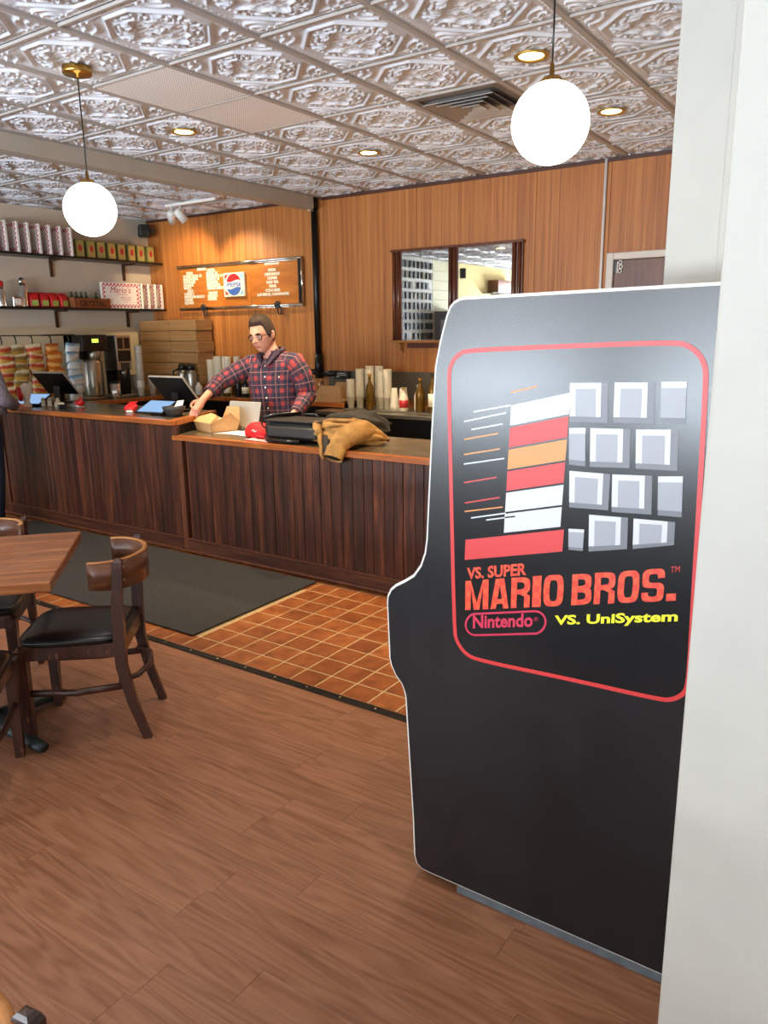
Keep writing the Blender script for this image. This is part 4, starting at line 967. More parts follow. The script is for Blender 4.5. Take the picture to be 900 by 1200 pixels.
for k, (x, y) in enumerate(((-4.08, 6.18), (-4.03, 6.27), (-3.99, 6.19))):
    m = MB(); rr = random.Random(k); rings = []
    for i in range(7):
        v = i / 6; rings.append([m.b.verts.new((math.cos(a) * (.05 - .02 * v) * rr.uniform(.8, 1.15), math.sin(a) * (.05 - .02 * v) * rr.uniform(.8, 1.15), v * .21)) for a in [2 * math.pi * q / 10 for q in range(10)]])
    m.skin(rings); solo('straw_bag', m, 'cup_clear', 'crumpled clear bag of straws on steel bench, %s' % ('left one', 'rear one', 'right one')[k], 'bag', (x, y, .906), None, 'clear straw bags')

# ------------------------------------------------------------------ tills and goods on the raised counter
def till(label, tl, loc, rz, tloc, trz):
    t = thing('till_monitor', label, 'monitor', loc, rz)
    part('base', MB().rng(-.10, .10, -.08, .10, 0, .015, .006), 'black', t)
    part('arm', MB().prism([(-.04, .0, .01), (-.04, .06, .01), (-.04, .04, .16), (-.04, .0, .16)], (.08, 0, 0)), 'black', t)
    mt = Matrix.Translation((0, .0, .19)) @ Matrix.Rotation(R(40), 4, 'X')
    part('display_case', MB().box((0, 0, 0), (.40, .022, .27), mt, .006, 2), 'black', t)
    part('screen', MB().box((0, .0122, 0), (.375, .002, .245), mt), 'vinyl', t)
    part('bright_edge', MB().box((0, 0.0, .137), (.40, .018, .004), mt).box((.202, 0, 0), (.004, .018, .27), mt), 'silver', t)
    t2 = thing('card_tablet', tl, 'tablet', tloc, trz)
    mt = Matrix.Translation((0, 0, .055)) @ Matrix.Rotation(R(24), 4, 'X')
    part('case', MB().box((0, 0, 0), (.30, .21, .014), mt, .005, 2), 'black', t2)
    part('screen', MB().box((0, 0, .0075), (.265, .18, .002), mt), 'screen_blue', t2)
    part('stand', MB().rng(-.06, .06, -.02, .08, 0, .05, .008), 'black', t2)
till('black till monitor on the raised counter nearest the man', 'tablet with blue screen beside the black bowl', (-5.10, 4.37, 1.01), R(2), (-5.085, 4.16, 1.011), R(6))
till('black till monitor beside the snack strips', 'tablet with blue screen at the left end of the counter', (-6.82, 4.40, 1.01), R(10), (-6.80, 4.13, 1.012), R(18))
solo('bowl', MB().lathe([(.05, 0), (.055, .008), (.085, .05), (.092, .075), (.086, .075), (.05, .018), (.002, .015)], 28), 'bowl', 'charcoal ribbed bowl at the end of the raised counter', 'bowl', (-4.815, 4.11, 1.012))
solo('receipt', MB().prism([(-.045, -.01, .0), (.04, .0, .012), (.05, .01, .055), (-.03, .012, .045)], (0, .0015, 0)), 'paper', 'white slip of paper sticking out beside the hand', 'paper', (-4.775, 4.13, 1.085))
def redboat(loc, label, rz):
    t = thing('red_tray', label, 'tray', loc, rz)
    part('tray', MB().tube([(-.055, 0, .02), (-.03, 0, .03), (.03, 0, .035), (.06, 0, .06)], [.02, .04, .038, .012], 10, flat=.8), 'redplastic', t)
    part('folded_edge', MB().prism([(-.04, -.03, .045), (.04, -.03, .05), (.06, .02, .085), (-.02, .03, .08)], (0, 0, .004)), 'redplastic', t)
    part('band', MB().rng(-.03, .03, -.034, .03, .0, .022, .004), 'white', t)
redboat((-5.40, 4.15, 1.012), 'small red ornament beside the right blue tablet', R(20))
redboat((-6.24, 4.24, 1.012), 'small red ornament beside the cream card', R(-15))
t = thing('cream_card', 'cream card box between left tablet and red ornament', 'card', (-6.37, 4.12, 1.012), R(-20)); part('card', MB().rng(-.06, .06, -.03, .03, 0, .045, .003), 'sign_cream', t); part('base', MB().rng(.06, .13, -.03, .03, 0, .03, .003), 'black', t)
t = thing('figurine', 'cream and red figurine at the left end of the counter', 'figurine', (-6.66, 3.985, 1.012), R(25))
part('body', MB().lathe([(.03, 0), (.042, .01), (.026, .05), (.034, .09), (.05, .14), (.045, .19), (.02, .215), (.002, .22)], 18), 'cup_white', t)
part('red_cloth', MB().tube([(-.035, -.035, .06), (-.03, -.045, .12), (-.04, -.04, .18)], [.02, .028, .02], 10, flat=.6), 'redplastic', t)
for k, (x, y) in enumerate(((-6.62, 4.12), (-6.55, 4.14), (-6.50, 4.19))):
    t = thing('salt_shaker', 'small glass shaker on the left counter, %s of three' % ('left', 'middle', 'right')[k], 'shaker', (x, y, 1.012), 0, 'glass shakers')
    part('jar', MB().lathe([(.02, 0), (.022, .005), (.018, .055), (.016, .06)], 12), 'cup_clear', t); part('lid', MB().lathe([(.018, .058), (.018, .07), (.008, .078), (.001, .078)], 12), 'chrome', t)

# ------------------------------------------------------------------ things on the lower counter
t = thing('takeout_box', 'open kraft takeout box under the reaching hand', 'box', (-4.475, 4.235, .901), R(-17))
W_, D_, H_ = .145, .125, .075
def panel4(pts, th=.002): 
    m = MB(); n = (Vector(pts[1]) - Vector(pts[0])).cross(Vector(pts[2]) - Vector(pts[0])).normalized() * th; return m.prism(pts, n)
b0, b1 = .86, 1.0
bb = [(-W_ * b0, -D_ * b0, 0), (W_ * b0, -D_ * b0, 0), (W_ * b0, D_ * b0, 0), (-W_ * b0, D_ * b0, 0)]; tt = [(-W_, -D_, H_), (W_, -D_, H_), (W_, D_, H_), (-W_, D_, H_)]
part('base', MB().rng(-W_ * b0, W_ * b0, -D_ * b0, D_ * b0, 0, .002), 'kraft', t)
for i in range(4): part('side', panel4([bb[i], bb[(i + 1) % 4], tt[(i + 1) % 4], tt[i]]), 'kraft', t)
part('flap', panel4([tt[0], tt[1], (.03, -.01, H_ + .045), (-.05, -.02, H_ + .06)]), 'kraft', t)
part('flap', panel4([tt[1], tt[2], (W_ + .012, .04, H_ + .075), (W_ + .01, -.03, H_ + .04)]), 'kraft', t)
part('flap', panel4([tt[3], tt[0], (-W_ - .03, -.06, H_ + .03), (-W_ - .03, .05, H_ + .05)]), 'kraft', t)
part('lid', panel4([tt[2], tt[3], (-.11, D_ + .03, H_ + .10), (.09, D_ + .03, H_ + .11)]), 'kraft', t)
solo('wrapped_roll', MB().ball((0, 0, 0), .05, (1.2, .8, .75)), 'paper', 'white wrapped food inside the kraft box', 'food', (-4.43, 4.255, .965))
t = thing('laptop', 'silver laptop open with its back to the camera', 'laptop', (-4.36, 4.40, .901), R(2))
part('keyboard_deck', MB().rng(-.165, .165, -.0, .145, .0, .012, .004), 'silver', t)
mt = Matrix.Translation((0, .0, .012)) @ Matrix.Rotation(R(-14), 4, 'X') @ Matrix.Rotation(R(0), 4, 'Z')
part('lid', MB().box((0, 0, .105), (.33, .006, .21), mt, .003), 'silver', t)
part('display', MB().box((0, .004, .105), (.30, .002, .18), mt), 'vinyl', t)
for k, (x, y, rz, w1, h1) in enumerate(((-4.27, 4.215, 12, .13, .09), (-4.13, 4.20, -8, .14, .10))):
    solo('paper_sheet', MB().rng(-w1, w1, -h1, h1, 0, .002), 'paper', ('white sheet of paper beside the kraft box', 'white sheet of paper under the red hat')[k], 'paper', (x, y, .901 + k * .0025), (0, 0, R(rz)))
solo('sunglasses', MB().ball((-.03, 0, .012), .02, (1.2, .4, .5)).ball((.03, 0, .012), .02, (1.2, .4, .5)).tube([(-.05, 0, .014), (-.06, .06, .01)], .003, 6).tube([(.05, 0, .014), (.06, .06, .01)], .003, 6).tube([(-.015, 0, .016), (.015, 0, .016)], .003, 6), 'black', 'small dark glasses lying on the white paper', 'glasses', (-4.20, 4.27, .907), (0, 0, R(10)))
t = thing('baseball_hat', 'red cloth hat with white mark on the lower counter', 'cap', (-3.93, 4.14, .9065), R(-12))
m = MB(); rings = []
for z, a, b, dx in ((0, .125, .085, 0), (.03, .128, .088, 0), (.065, .105, .07, -.01), (.092, .06, .045, -.02), (.10, .02, .015, -.025)): rings.append(m.ring((dx, 0, z), V(1, 0, 0), V(0, 1, 0), a, b, 22, .8))
m.skin(rings); part('crown', m, 'redcloth', t)
part('brim', MB().tube([(.06, -.05, .01), (.12, -.075, .012), (.17, -.06, .008), (.14, .03, .01)], [.02, .028, .03, .02], 10, flat=.3), 'redcloth', t)
part('stitched_mark', MB().tube([(.02, -.083, .045), (.04, -.080, .055), (.05, -.079, .04), (.07, -.074, .05)], .004, 6), 'white', t)
solo('flyer', MB().rng(-.13, .13, -.045, .045, 0, .0015), plain('pink_flyer', 'e8b4b8', .6), 'pink and white flyer in front of the red hat', 'paper', (-3.79, 4.00, .901), (0, 0, R(-8)))
t = thing('messenger_bag', 'black padded messenger bag lying on the lower counter', 'bag', (-3.47, 4.15, .901), R(4))
m = MB(); rings = []
for x, a, b in ((-.295, .05, .05), (-.28, .13, .066), (-.2, .16, .075), (0, .165, .078), (.2, .16, .073), (.28, .13, .06), (.295, .05, .045)): rings.append(m.ring((x, 0, .082), V(0, 1, 0), V(0, 0, 1), a, b, 24, .6))
m.skin(rings); bg = part('body', m, 'bagcloth', t)
part('front_pocket', MB().box((-.02, -.166, .075), (.42, .03, .075), None, .012, 3), 'bagpanel', t)
part('flap', MB().box((-.02, -.06, .158), (.46, .20, .014), Matrix.Rotation(R(3), 4, 'X'), .006, 2), 'bagpanel', t)
part('strap', MB().tube([(-.29, -.05, .05), (-.33, -.1, .10), (-.31, -.14, .16), (-.22, -.1, .178), (-.1, .06, .18)], .015, 8, flat=.4), 'black', t)
part('strap', MB().tube([(-.28, -.12, .03), (-.2, -.19, .018), (-.05, -.2, .018), (.06, -.19, .02)], .02, 8, flat=.6), 'black', t)
part('handle', MB().tube([(-.08, .02, .164), (-.05, .02, .182), (.05, .02, .184), (.09, .02, .164)], .007, 8), 'black', t)
part('buckle', MB().box((-.3, -.09, .13), (.03, .03, .02), None, .004), 'iron', t)

# tan jacket bundled over the counter edge
t = thing('work_jacket', 'tan canvas jacket bundled over the counter edge', 'jacket', (-3.13, 4.14, .901), R(6))
def cloth_blob(seed, rings_def, mat, name, n=40, rough=.10):
    m = MB(); rings = []; rr = random.Random(seed); ph = [rr.uniform(0, 6.28) for _ in range(8)]; D = []
    for a, b in zip(rings_def[:-1], rings_def[1:]):
        for k in range(3): D.append([p * (1 - k / 3) + q * k / 3 for p, q in zip(a, b)])
    D.append(rings_def[-1])
    for k, (x, y, z, a, b) in enumerate(D):
        ring = []
        for i in range(n):
            th = 2 * math.pi * i / n; f = 1 + rough * (math.sin(3 * th + ph[0] + k * .45) + .7 * math.sin(6 * th + ph[1] - k * .8) + .45 * math.sin(11 * th + ph[2] + k * 1.1))
            ring.append(m.b.verts.new((x + .02 * math.sin(4 * th + k), y + a * f * math.cos(th), max(.0, z + b * f * math.sin(th)))))
        rings.append(ring)
    m.skin(rings); return part(name, m, mat, t)
cloth_blob(2, [(-.24, .0, .05, .02, .02), (-.21, .0, .07, .11, .06), (-.10, -.02, .08, .16, .075), (.04, -.02, .08, .17, .08), (.14, .0, .07, .15, .068), (.22, .05, .05, .09, .045), (.27, .08, .03, .02, .01)], 'tan', 'body', rough=.12)
cloth_blob(4, [(-.30, .20, .05, .03, .03), (-.24, .20, .09, .10, .07), (-.08, .20, .11, .13, .085), (.08, .21, .11, .12, .085), (.16, .21, .09, .09, .06), (.20, .21, .07, .02, .02)], 'olive', 'dark_lining', rough=.12)
def sleeve(path, rad, mat='tan', name='sleeve'):
    P_ = [Vector(p) for p in path]; dense = []; rr = []
    for i in range(len(P_) - 1):
        for k in range(5): f = k / 5; dense.append(P_[i].lerp(P_[i + 1], f)); rr.append(rad[i] * (1 - f) + rad[i + 1] * f)
    dense.append(P_[-1]); rr.append(rad[-1]); rr = [r * (1 + .06 * math.sin(i * 1.9) * (1 if i < len(rr) - 4 else .1)) for i, r in enumerate(rr)]
    o = part(name, MB().tube(dense, rr, 24, caps=False, flat=.8), mat, t)
    so = o.modifiers.new('cloth', 'SOLIDIFY'); so.thickness = .006; return o
sleeve([(.16, .02, .10), (.17, -.09, .115), (.15, -.18, .10), (.125, -.255, .065), (.115, -.31, .02), (.11, -.345, -.03)], [.06, .085, .088, .078, .066, .062])
part('cuff', MB().tube([(.1145, -.312, .018), (.108, -.352, -.042)], [.071, .069], 24, caps=False, flat=.8), 'tan', t)
part('cuff_lining', MB().tube([(.115, -.31, .02), (.109, -.347, -.033)], [.056, .056], 24, flat=.8), 'black_soft', t)
part('collar', MB().tube([(-.20, -.03, .14), (-.17, -.10, .15), (-.13, -.16, .125), (-.08, -.20, .09)], [.012, .028, .030, .02], 12, flat=.45), 'tan', t)
part('strap_edge', MB().tube([(-.08, -.2, .085), (-.04, -.27, .05), (-.0, -.315, .02), (.01, -.335, -.03), (.035, -.335, -.05)], [.012, .012, .012, .011, .01], 10), 'tan', t)
part('strap_lining', MB().tube([(-.05, -.18, .07), (.0, -.26, .035), (.035, -.31, .01), (.045, -.33, -.035)], [.02, .024, .022, .016], 10, flat=.7), 'black_soft', t)
for pts in (((-.2, -.05, .145), (-.08, -.06, .168), (.06, -.05, .168), (.18, .02, .125)), ((-.12, -.14, .12), (0, -.13, .145), (.1, -.1, .15)), ((.02, .06, .17), (.12, .07, .145), (.2, .1, .10)), ((.07, -.2, .14), (.12, -.24, .115), (.18, -.24, .09))):
    part('seam_fold', MB().tube(list(pts), [.006] + [.017] * (len(pts) - 2) + [.006], 10, flat=.7), 'tan', t)

# ------------------------------------------------------------------ people
def head_pt(u, v, S):
    """surface of a head: u around (0 = face front), v from -90 chin to 90 crown; local forward is -y"""
    cu, su, cv, sv = math.cos(u), math.sin(u), math.cos(v), math.sin(v)
    x, y, z = .078 * su * cv, -.098 * cu * cv, .122 * sv
    fr = max(0, cu) * cv
    if z < 0: k = -z / .122; x *= 1 - .28 * k * k; y = y * (1 - .10 * k) - .018 * k * (1 if y < 0.03 else .2)
    if z > 0: y *= 1.0 + .03 * z / .122
    if y > 0: y *= 1.0 if z > -.02 else 1 - .35 * min(1, (-z - .02) / .08)
    def g(cx, cz, sx, sz): return math.exp(-((x - cx) / sx) ** 2 - ((z - cz) / sz) ** 2) if y < 0 else 0
    d = .028 * g(0, -.026, .013, .016) + .016 * g(0, -.005, .010, .022) - .010 * (g(.032, .008, .017, .012) + g(-.032, .008, .017, .012)) + .006 * (g(.03, .028, .025, .008) + g(-.03, .028, .025, .008))
    d += .008 * g(0, -.06, .022, .009) + .010 * g(0, -.098, .022, .016) + .005 * (g(.045, -.02, .02, .02) + g(-.045, -.02, .02, .02)) - .004 * g(0, -.078, .02, .006)
    return Vector((x, y - d, z)) * S
def face_y(x, z, S):
    best = None
    for i in range(-40, 41):
        for j in range(-40, 41):
            p = head_pt(R(i * 1.5), R(j * 2), S); e = (p.x - x * S) ** 2 + (p.z - z * S) ** 2
            if best is None or e < best[0]: best = (e, p)
    return best[1]
def person(label, base, J, hm, S, skin='skin', hair=True, specs=True, voxel=.007):
    """J: joints in world space; hm: head matrix (rotation), S head scale. Returns the Empty; everything local to base."""
    t = thing('person', label, 'person', base); B = Vector(base); L = {k: Vector(v) - B for k, v in J.items()}
    m = MB(); HM = Matrix.Translation(L['head']) @ hm.to_4x4()
    nu, nv = 48, 30; rings = []
    for j in range(1, nv):
        v = -math.pi / 2 + math.pi * j / nv; rings.append([m.b.verts.new(HM @ head_pt(2 * math.pi * i / nu, v, S)) for i in range(nu)])
    m.skin(rings)
    for sx in (-1, 1): m.ball(HM @ Vector((sx * .079 * S, .008, -.01 * S)), .03 * S, (.35, .7, 1.1), 12, 8)
    m.tube([L['head'] + hm @ V(0, .02, -.03), L['head'] + hm @ V(0, .03, -.10) * S, L['neck'], L['neck'] + V(0, .02, -.07)], [.053 * S, .053 * S, .054 * S, .09 * S], 20)
    ax = (L['shL'] - L['shR']).normalized()
    m.tube([L['hip'] + V(0, 0, -.06), L['hip'] + V(0, 0, .06), L['chest'] + V(0, 0, -.16), L['chest'], L['chest'] + V(0, 0, .10), L['neck'] + V(0, 0, -.03)], [.14, .155, .15, .17, .15, .06], 24, flat=.68, upv=(0, 1, 0))
    for s in 'RL':
        m.tube([L['sh' + s] - ax * (.09 if s == 'L' else -.09), L['sh' + s], L['el' + s], L['wr' + s], L['kn' + s]], [.06, .056, .044, .029, .034], 14)
        m.tube([L['hp' + s], L['ke' + s], L['an' + s]], [.085, .058, .042], 16)
        m.tube([L['an' + s] + V(0, .04, -.03), L['an' + s] + V(0, -.06, -.05), L['an' + s] + V(0, -.16, -.06)], [.035, .04, .03], 12)
        w_, k_, d = L['wr' + s], L['kn' + s], L['tip' + s]; fw = (k_ - w_).normalized(); lat = Vector(J['lat' + s]); lat = (lat - fw * lat.dot(fw)).normalized()
        m.tube([w_ + fw * .01, (w_ + k_) / 2, k_ + fw * .012], [.026, .036, .036], 14, flat=.55, upv=fw.cross(lat))
        for i, (o_, ln) in enumerate(((-.030, .92), (-.010, 1.05), (.011, 1.0), (.030, .80))):
            p0 = k_ + lat * o_; v1 = (d - k_) * ln; bend = fw * v1.length * .14
            m.tube([p0 - fw * .012, p0 + v1 * .40 + bend, p0 + v1 * .75 + bend * .6, p0 + v1], [.0105, .0100, .009, .007], 8)
        tb = w_ + (k_ - w_) * .35 - lat * .03
        m.tube([tb, tb - lat * .025 + fw * .025, tb - lat * .03 + fw * .055, tb - lat * .02 + fw * .08], [.014, .0125, .011, .008], 8)
    bd = part('body', m, skin, t)
    md = bd.modifiers.new('one_surface', 'REMESH'); md.mode = 'VOXEL'; md.voxel_size = voxel; md.use_smooth_shade = True
    sm_ = bd.modifiers.new('soften', 'SMOOTH'); sm_.factor = .5; sm_.iterations = 3
    # face details
    HMp = lambda p: HM @ p
    for sx in (-1, 1):
        p = face_y(sx * .030, .006, S); part('eye', MB().ball(HMp(p + V(0, .004, 0)), .011 * S, (1.1, .8, .65), 12, 8, None), 'eyewhite', t)
        part('iris', MB().ball(HMp(p + V(0, -.0045, -.001)), .005 * S, (1, .6, 1), 10, 6), 'hair', t)
        pts = [face_y(sx * a, b, S) + V(0, -.002, 0) for a, b in ((.014, .026), (.03, .031), (.046, .026))]
        part('eyebrow', MB().tube([HMp(p) for p in pts], [.003 * S, .005 * S, .003 * S], 8), 'hair', t)
    pts = [face_y(a, -.060 - abs(a) * .1, S) + V(0, -.001, 0) for a in (-.022, -.01, 0, .01, .022)]
    part('lips', MB().tube([HMp(p) for p in pts], [.002 * S, .005 * S, .006 * S, .005 * S, .002 * S], 8), 'lips', t)
    if hair:
        m = MB(); rings = []
        for j in range(15):
            f = j / 14; ring = []
            for i in range(nu):
                u = 2 * math.pi * i / nu; cu = math.cos(u)
                lo = R(40) if cu > .62 else (R(40 - 42 * min(1, (.62 - cu) / .22)) if cu > .40 else (R(-2 - 6 * min(1, (.40 - cu) / .1)) if cu > .05 else R(-8 - 26 * min(1, (.05 - cu) / .5))))     # hairline falls towards the nape
                v = lo + (math.pi / 2 - .03 - lo) * f
                p = head_pt(u, v, S); n = Vector((p.x / .0061, p.y / .0096, p.z / .0149)).normalized()
                th = (.0025 + (.004 + .012 * min(1, max(0, (v - R(20)) / R(40)))) * min(1, f * 5)) * (1 + .45 * max(0, cu) * (1 if v > .6 else .3)) * (1 + .10 * math.sin(u * 17 + j * .9)) * S
                ring.append(m.b.verts.new(HM @ (p + n * th)))
            rings.append(ring)
        m.skin(rings); part('hair', m, 'hair', t)
    if specs:
        g = MB()
        for sx in (-1, 1):
            c = face_y(sx * .032, .004, S) + V(0, -.014, 0)
            pts = [HMp(c + V(math.copysign(abs(math.cos(a)) ** .7, math.cos(a)) * .025 * S, abs(math.cos(a)) * .004, math.copysign(abs(math.sin(a)) ** .7, math.sin(a)) * .016 * S)) for a in [2 * math.pi * i / 16 for i in range(16)]]
            g.tube(pts, .0034 * S, 6, closed=True)
            g.tube([HMp(c + V(sx * .025 * S, .002, .006)), HMp(V(sx * .084 * S, -.03 * S, .012 * S)), HMp(V(sx * .086 * S, .012, .008 * S))], .0026 * S, 6)
        c = face_y(0, .006, S); g.tube([HMp(V(-.008 * S, c.y - .006, .009 * S)), HMp(V(.008 * S, c.y - .006, .009 * S))], .0026 * S, 6)
        part('glasses', g, 'black', t)
    return t, L, HM
def loft_shirt(t, L, rings_def, ax, mat, name='shirt', tilt=0, n=40, uv=True, drop=0):
    m = MB(); rings = []; ax = Vector(ax).normalized(); up = Vector((0, 0, 1)).cross(ax); us = []; vs = []
    for cx, cy, z, a, b in rings_def:
        r = m.ring((cx, cy, z), ax, up, a, b, n, .86)
        for v in r: v.co.z += tilt * (v.co.x - cx)
        [setattr(v.co, 'z', v.co.z - drop * max(0, z + .0 - 1.40) / .1 * max(0, -(v.co - Vector((cx, cy, z))).dot(up) / b)) for v in r]; rings.append(r); us.append(1.40 / n); vs.append(z)
    m.skin(rings, caps=False, uv=(us, vs)); o = part(name, m, mat, t); so = o.modifiers.new('cloth', 'SOLIDIFY'); so.thickness = .004; return o
B = V(-4.34, 4.84, 0)
J = dict(head=(-4.371, 4.70, 1.635), neck=(-4.325, 4.765, 1.47), chest=(-4.345, 4.80, 1.28), hip=(-4.36, 4.84, .95), shR=(-4.56, 4.75, 1.40), shL=(-4.12, 4.80, 1.425), elR=(-4.705, 4.52, 1.259), elL=(-4.055, 4.84, 1.15),
         wrR=(-4.665, 4.30, 1.145), wrL=(-4.02, 4.62, 1.0), knR=(-4.70, 4.228, 1.048), knL=(-4.02, 4.535, .95), tipR=(-4.712, 4.20, .972), tipL=(-4.03, 4.46, .915), latR=(.83, .56, 0), latL=(-1, 0, 0),
         hpR=(-4.46, 4.85, .92), hpL=(-4.25, 4.85, .92), keR=(-4.47, 4.83, .50), keL=(-4.23, 4.83, .50), anR=(-4.48, 4.88, .09), anL=(-4.22, 4.88, .09))
hm = (Matrix.Rotation(R(6), 3, 'Z') @ Matrix.Rotation(R(16), 3, 'X') @ Matrix.Rotation(R(-4), 3, 'Y'))
t, L, HM = person('man in red and navy plaid shirt leaning over the counter', B, J, hm, 1.16)
ax = V(.9925, .122, 0)
rd = [(-4.36, 4.84, .80, .215, .15), (-4.36, 4.84, .90, .222, .15), (-4.355, 4.83, 1.02, .226, .15), (-4.35, 4.815, 1.14, .232, .152), (-4.345, 4.80, 1.26, .246, .152), (-4.34, 4.79, 1.34, .258, .142), (-4.335, 4.785, 1.40, .256, .125), (-4.33, 4.78, 1.44, .225, .11), (-4.328, 4.775, 1.468, .165, .096), (-4.325, 4.768, 1.488, .105, .085), (-4.325, 4.766, 1.50, .088, .08)]
sh = loft_shirt(t, L, [(a - B.x, b - B.y, z, c, d) for a, b, z, c, d in rd], ax, 'plaid', tilt=.045, drop=.055)
def sl(path, rad, nm='sleeve'):
    P_ = [Vector(p) - B for p in path]; dense = []; rr = []
    for i in range(len(P_) - 1):
        for k in range(4): f = k / 4; dense.append(P_[i].lerp(P_[i + 1], f)); rr.append(rad[i] * (1 - f) + rad[i + 1] * f)
    dense.append(P_[-1]); rr.append(rad[-1])
    rr = [r * (1 + .035 * math.sin(i * 2.1)) for i, r in enumerate(rr)]
    o = part(nm, MB().tube(dense, rr, 22, caps=False, uv=True), 'plaid', t); so = o.modifiers.new('cloth', 'SOLIDIFY'); so.thickness = .004; return o
sl([(-4.44, 4.77, 1.40), (-4.545, 4.745, 1.385), (-4.64, 4.63, 1.32), (-4.705, 4.52, 1.255), (-4.685, 4.42, 1.205), (-4.673, 4.365, 1.178)], [.085, .092, .082, .072, .060, .052])
sl([(-4.25, 4.79, 1.41), (-4.13, 4.80, 1.40), (-4.07, 4.83, 1.28), (-4.05, 4.845, 1.15), (-4.03, 4.74, 1.07), (-4.02, 4.66, 1.02)], [.085, .094, .085, .078, .062, .05])
for sx, a in ((-1, -12), (1, 14)):
    def cq(x, y, z): return V(-4.327 + sx * x, y, z) - B
    part('collar', MB().prism([cq(.012, 4.652, 1.388), cq(.055, 4.640, 1.385), cq(.088, 4.664, 1.435), cq(.105, 4.75, 1.498), cq(.085, 4.72, 1.522), cq(.05, 4.672, 1.47)], (0, -.007, .003)), 'plaid_dark', t)
part('collar_stand', MB().tube([V(-4.327 + .094 * math.sin(a), 4.765 - .088 * math.cos(a), 1.505 + (.012 if math.cos(a) < 0 else -.02 * math.cos(a))) - B for a in [R(30 + 15 * i) for i in range(21)]], .012, 8, flat=1.6), 'plaid_dark', t)
part('neck_skin', MB().prism([V(-4.327, 4.672, 1.385) - B, V(-4.272, 4.70, 1.47) - B, V(-4.382, 4.70, 1.47) - B], (0, .015, 0)), 'skin', t)
for z in (1.385, 1.30, 1.215, 1.13, 1.045, .96):
    y = {1.385: 4.665, 1.30: 4.655, 1.215: 4.653, 1.13: 4.663, 1.045: 4.676, .96: 4.684}[z]
    part('button', MB().ball(V(-4.325, y - .004, z) - B, .0085, (1, .5, 1), 10, 6), 'white', t)
for x, y in ((-4.47, 4.66), (-4.20, 4.68)): part('button', MB().ball(V(x, y, 1.30) - B, .008, (1, .5, 1), 10, 6), 'white', t)
def trousers(t, L, B, mat):
    for s in 'RL':
        part('trouser_leg', MB().tube([L['hp' + s] + V(0, 0, .08), L['hp' + s] + V(0, 0, -.08), L['ke' + s], L['an' + s] + V(0, 0, .0)], [.105, .115, .085, .075], 18), mat, t)
        part('shoe', MB().tube([L['an' + s] + V(0, .07, -.045), L['an' + s] + V(0, .02, -.04), L['an' + s] + V(0, -.08, -.05), L['an' + s] + V(0, -.19, -.06)], [.03, .045, .043, .025], 14, flat=.8), 'black', t)
    part('trouser_seat', MB().tube([L['hip'] + V(0, 0, -.10), L['hip'] + V(0, 0, -.02), L['hip'] + V(0, 0, .06)], [.13, .185, .175], 24, flat=.72, upv=(0, 1, 0)), mat, t)
trousers(t, L, B, 'jeans')
# customer cut by the left edge, facing the counter
B = V(-6.460, 3.42, 0)
C_ = dict(head=(-6.440, 3.46, 1.66), neck=(-6.440, 3.42, 1.50), chest=(-6.420, 3.42, 1.30), hip=(-6.440, 3.42, .97), shR=(-6.230, 3.42, 1.43), shL=(-6.630, 3.42, 1.43), elR=(-6.120, 3.44, 1.17), elL=(-6.710, 3.44, 1.17),
          wrR=(-6.200, 3.62, 1.06), wrL=(-6.620, 3.64, 1.06), knR=(-6.260, 3.70, 1.055), knL=(-6.560, 3.72, 1.055), tipR=(-6.290, 3.78, 1.045), tipL=(-6.530, 3.80, 1.045), latR=(1, 0, 0), latL=(-1, 0, 0),
          hpR=(-6.350, 3.42, .93), hpL=(-6.550, 3.42, .93), keR=(-6.370, 3.44, .50), keL=(-6.560, 3.44, .50), anR=(-6.380, 3.40, .09), anL=(-6.570, 3.40, .09))
t, L, HM = person('person in grey shirt and navy trousers at the left edge', B, C_, Matrix.Rotation(R(180), 3, 'Z'), 1.0, specs=False, voxel=.009)
loft_shirt(t, L, [(a - B.x, b - B.y, z, c, d) for a, b, z, c, d in ((-6.400, 3.42, 1.02, .245, .16), (-6.400, 3.42, 1.12, .245, .16), (-6.415, 3.42, 1.28, .23, .15), (-6.425, 3.42, 1.40, .235, .125), (-6.430, 3.42, 1.46, .17, .10), (-6.440, 3.42, 1.50, .08, .08))], V(1, 0, 0), 'shirt_grey')
for s in 'RL': 
    o = part('sleeve', MB().tube([L['sh' + s] + V(-.06 if s == 'R' else .06, 0, .0), L['sh' + s], L['el' + s], L['wr' + s].lerp(L['el' + s], .2)], [.07, .085, .075, .05], 18), 'shirt_grey', t)
trousers(t, L, B, 'jeans')

# ------------------------------------------------------------------ the far side of the room, seen in the mirror
part('cream_panel', MB().rng(-8.0, -7.99, -4.5, -1.02, .0, 2.99), 'cream_wall', wl)
for k in range(16): part('siding_board', MB().rng(-8.0, -7.985, -1.02, -.30, .02 + k * .185, .20 + k * .185, .004), plain('siding_cream', 'bdb391', .6) if k == 0 else bpy.data.materials['siding_cream'], wl)
t = thing('display_rack', 'white ledge rack of game cases reflected in the mirror', 'rack', (LW, .42, 0))
part('backboard', MB().rng(.002, .02, -.70, .78, .95, 2.97), 'white_wall', t)
for k in range(10): part('ledge', MB().rng(.02, .075, -.70, .78, 1.09 + k * .188, 1.10 + k * .188), 'white_wall', t)
cmats = [plain('case_%s' % c, c, .4) for c in ('17171a', '20201f', '2b2622', '3a2417', '1c2733', '5a4a20', '3c3c3c', '402020')]
cms = []
for mt in cmats:
    me = MB().box((0, 0, 0), (.025, .085, .125), bev=.003).mesh('game_case'); me.materials.append(mt); cms.append(me)
rn = random.Random(9)
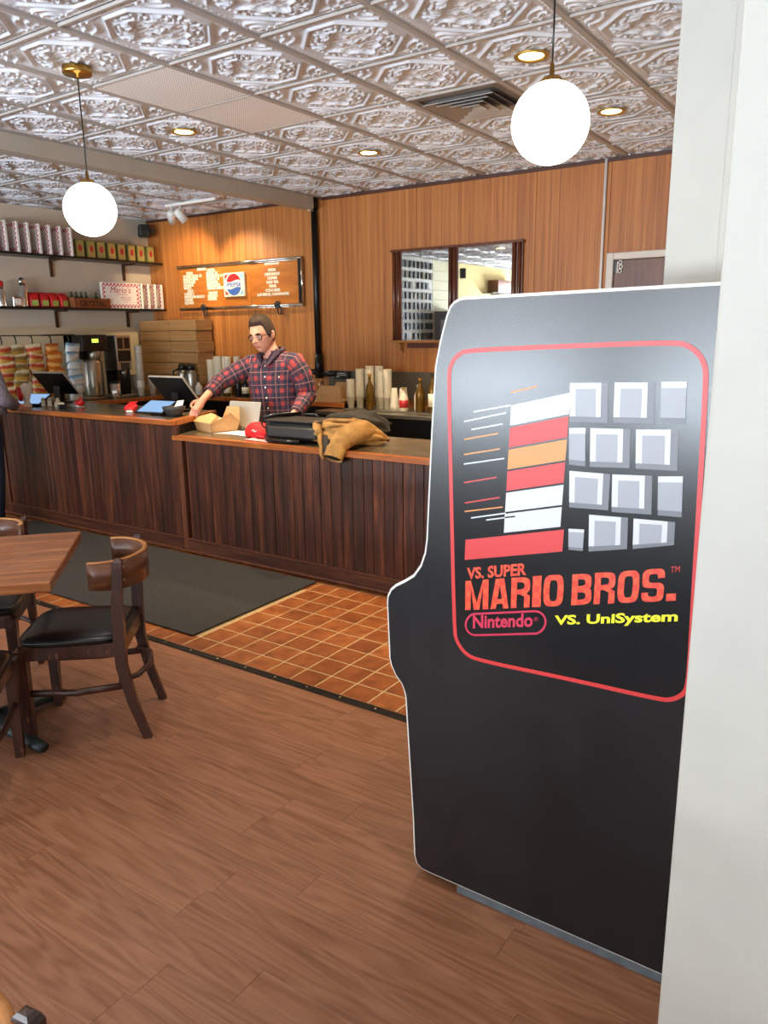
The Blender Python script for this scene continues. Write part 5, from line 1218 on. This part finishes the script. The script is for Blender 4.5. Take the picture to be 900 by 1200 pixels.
for r in range(10):
    for c in range(9):
        if rn.random() < .06: continue
        o = link('game_case', rn.choice(cms), None, None, (LW + .05, -.20 + c * .148 + rn.uniform(-.008, .008), 1.10 + r * .188 + .063), (0, 0, rn.uniform(-.1, .1)))
        tag(o, 'game case on the mirrored white rack, %s shelf from the top, number %s along' % (('tenth', 'ninth', 'eighth', 'seventh', 'sixth', 'fifth', 'fourth', 'third', 'second', 'first')[r], ('one', 'two', 'three', 'four', 'five', 'six', 'seven', 'eight', 'nine')[8 - c]), 'case', 'game cases on the reflected rack')
t = thing('arcade_cabinet', 'grey arcade cabinet reflected in the left mirror pane', 'arcade machine', (LW + .36, -.68, 0))
part('side_panel', MB().prism([(-.34, .28, .03), (.34, .28, .03), (.34, .28, 1.0), (.20, .28, 1.15), (.26, .28, 2.0), (-.34, .28, 2.02)], (0, .018, 0)), plain('cab_grey', '7d7f86', .5), t)
part('side_panel', MB().prism([(-.34, -.28, .03), (.34, -.28, .03), (.34, -.28, 1.0), (.20, -.28, 1.15), (.26, -.28, 2.0), (-.34, -.28, 2.02)], (0, -.018, 0)), 'cab_black', t)
part('body', MB().rng(-.33, .19, -.279, .279, .0, 1.98), 'black', t)
part('marquee', MB().rng(.19, .25, -.27, .27, 1.75, 1.97), 'art_red', t)
part('side_art', MB().rng(-.20, .16, .298, .300, 1.35, 1.85), 'art_white', t)
part('red_stripe', MB().rng(-.26, .2, .298, .3005, 1.26, 1.29), 'art_red', t)
t = thing('wall_shelf', 'short black shelf reflected in the right mirror pane', 'shelf', (LW, -3.2, 2.44)); part('board', MB().rng(0, .28, -.75, .75, -.02, 0), 'black', t)
for y in (-.5, .3): part('bracket', MB().rng(.0, .02, y - .015, y + .015, -.3, -.02).rng(.0, .22, y - .012, y + .012, -.04, -.02), 'black', t)
solo('brown_chest', MB().rng(-.13, .13, -.5, .5, 0, .27, .008), 'mframe', 'brown wooden chest on the shelf in the mirror', 'chest', (LW + .15, -3.2, 2.441))
t = thing('wall_speaker', 'small black loudspeaker reflected in the right mirror pane', 'speaker', (LW + .12, -1.35, 2.78), R(60)); part('cabinet', MB().rng(-.09, .09, -.06, .06, -.1, .1, .01), 'black', t); part('grille', MB().rng(-.08, .08, -.066, -.06, -.09, .09), 'black_soft', t)
downlight(-6.06, .70, 'recessed downlight reflected in the right mirror pane')
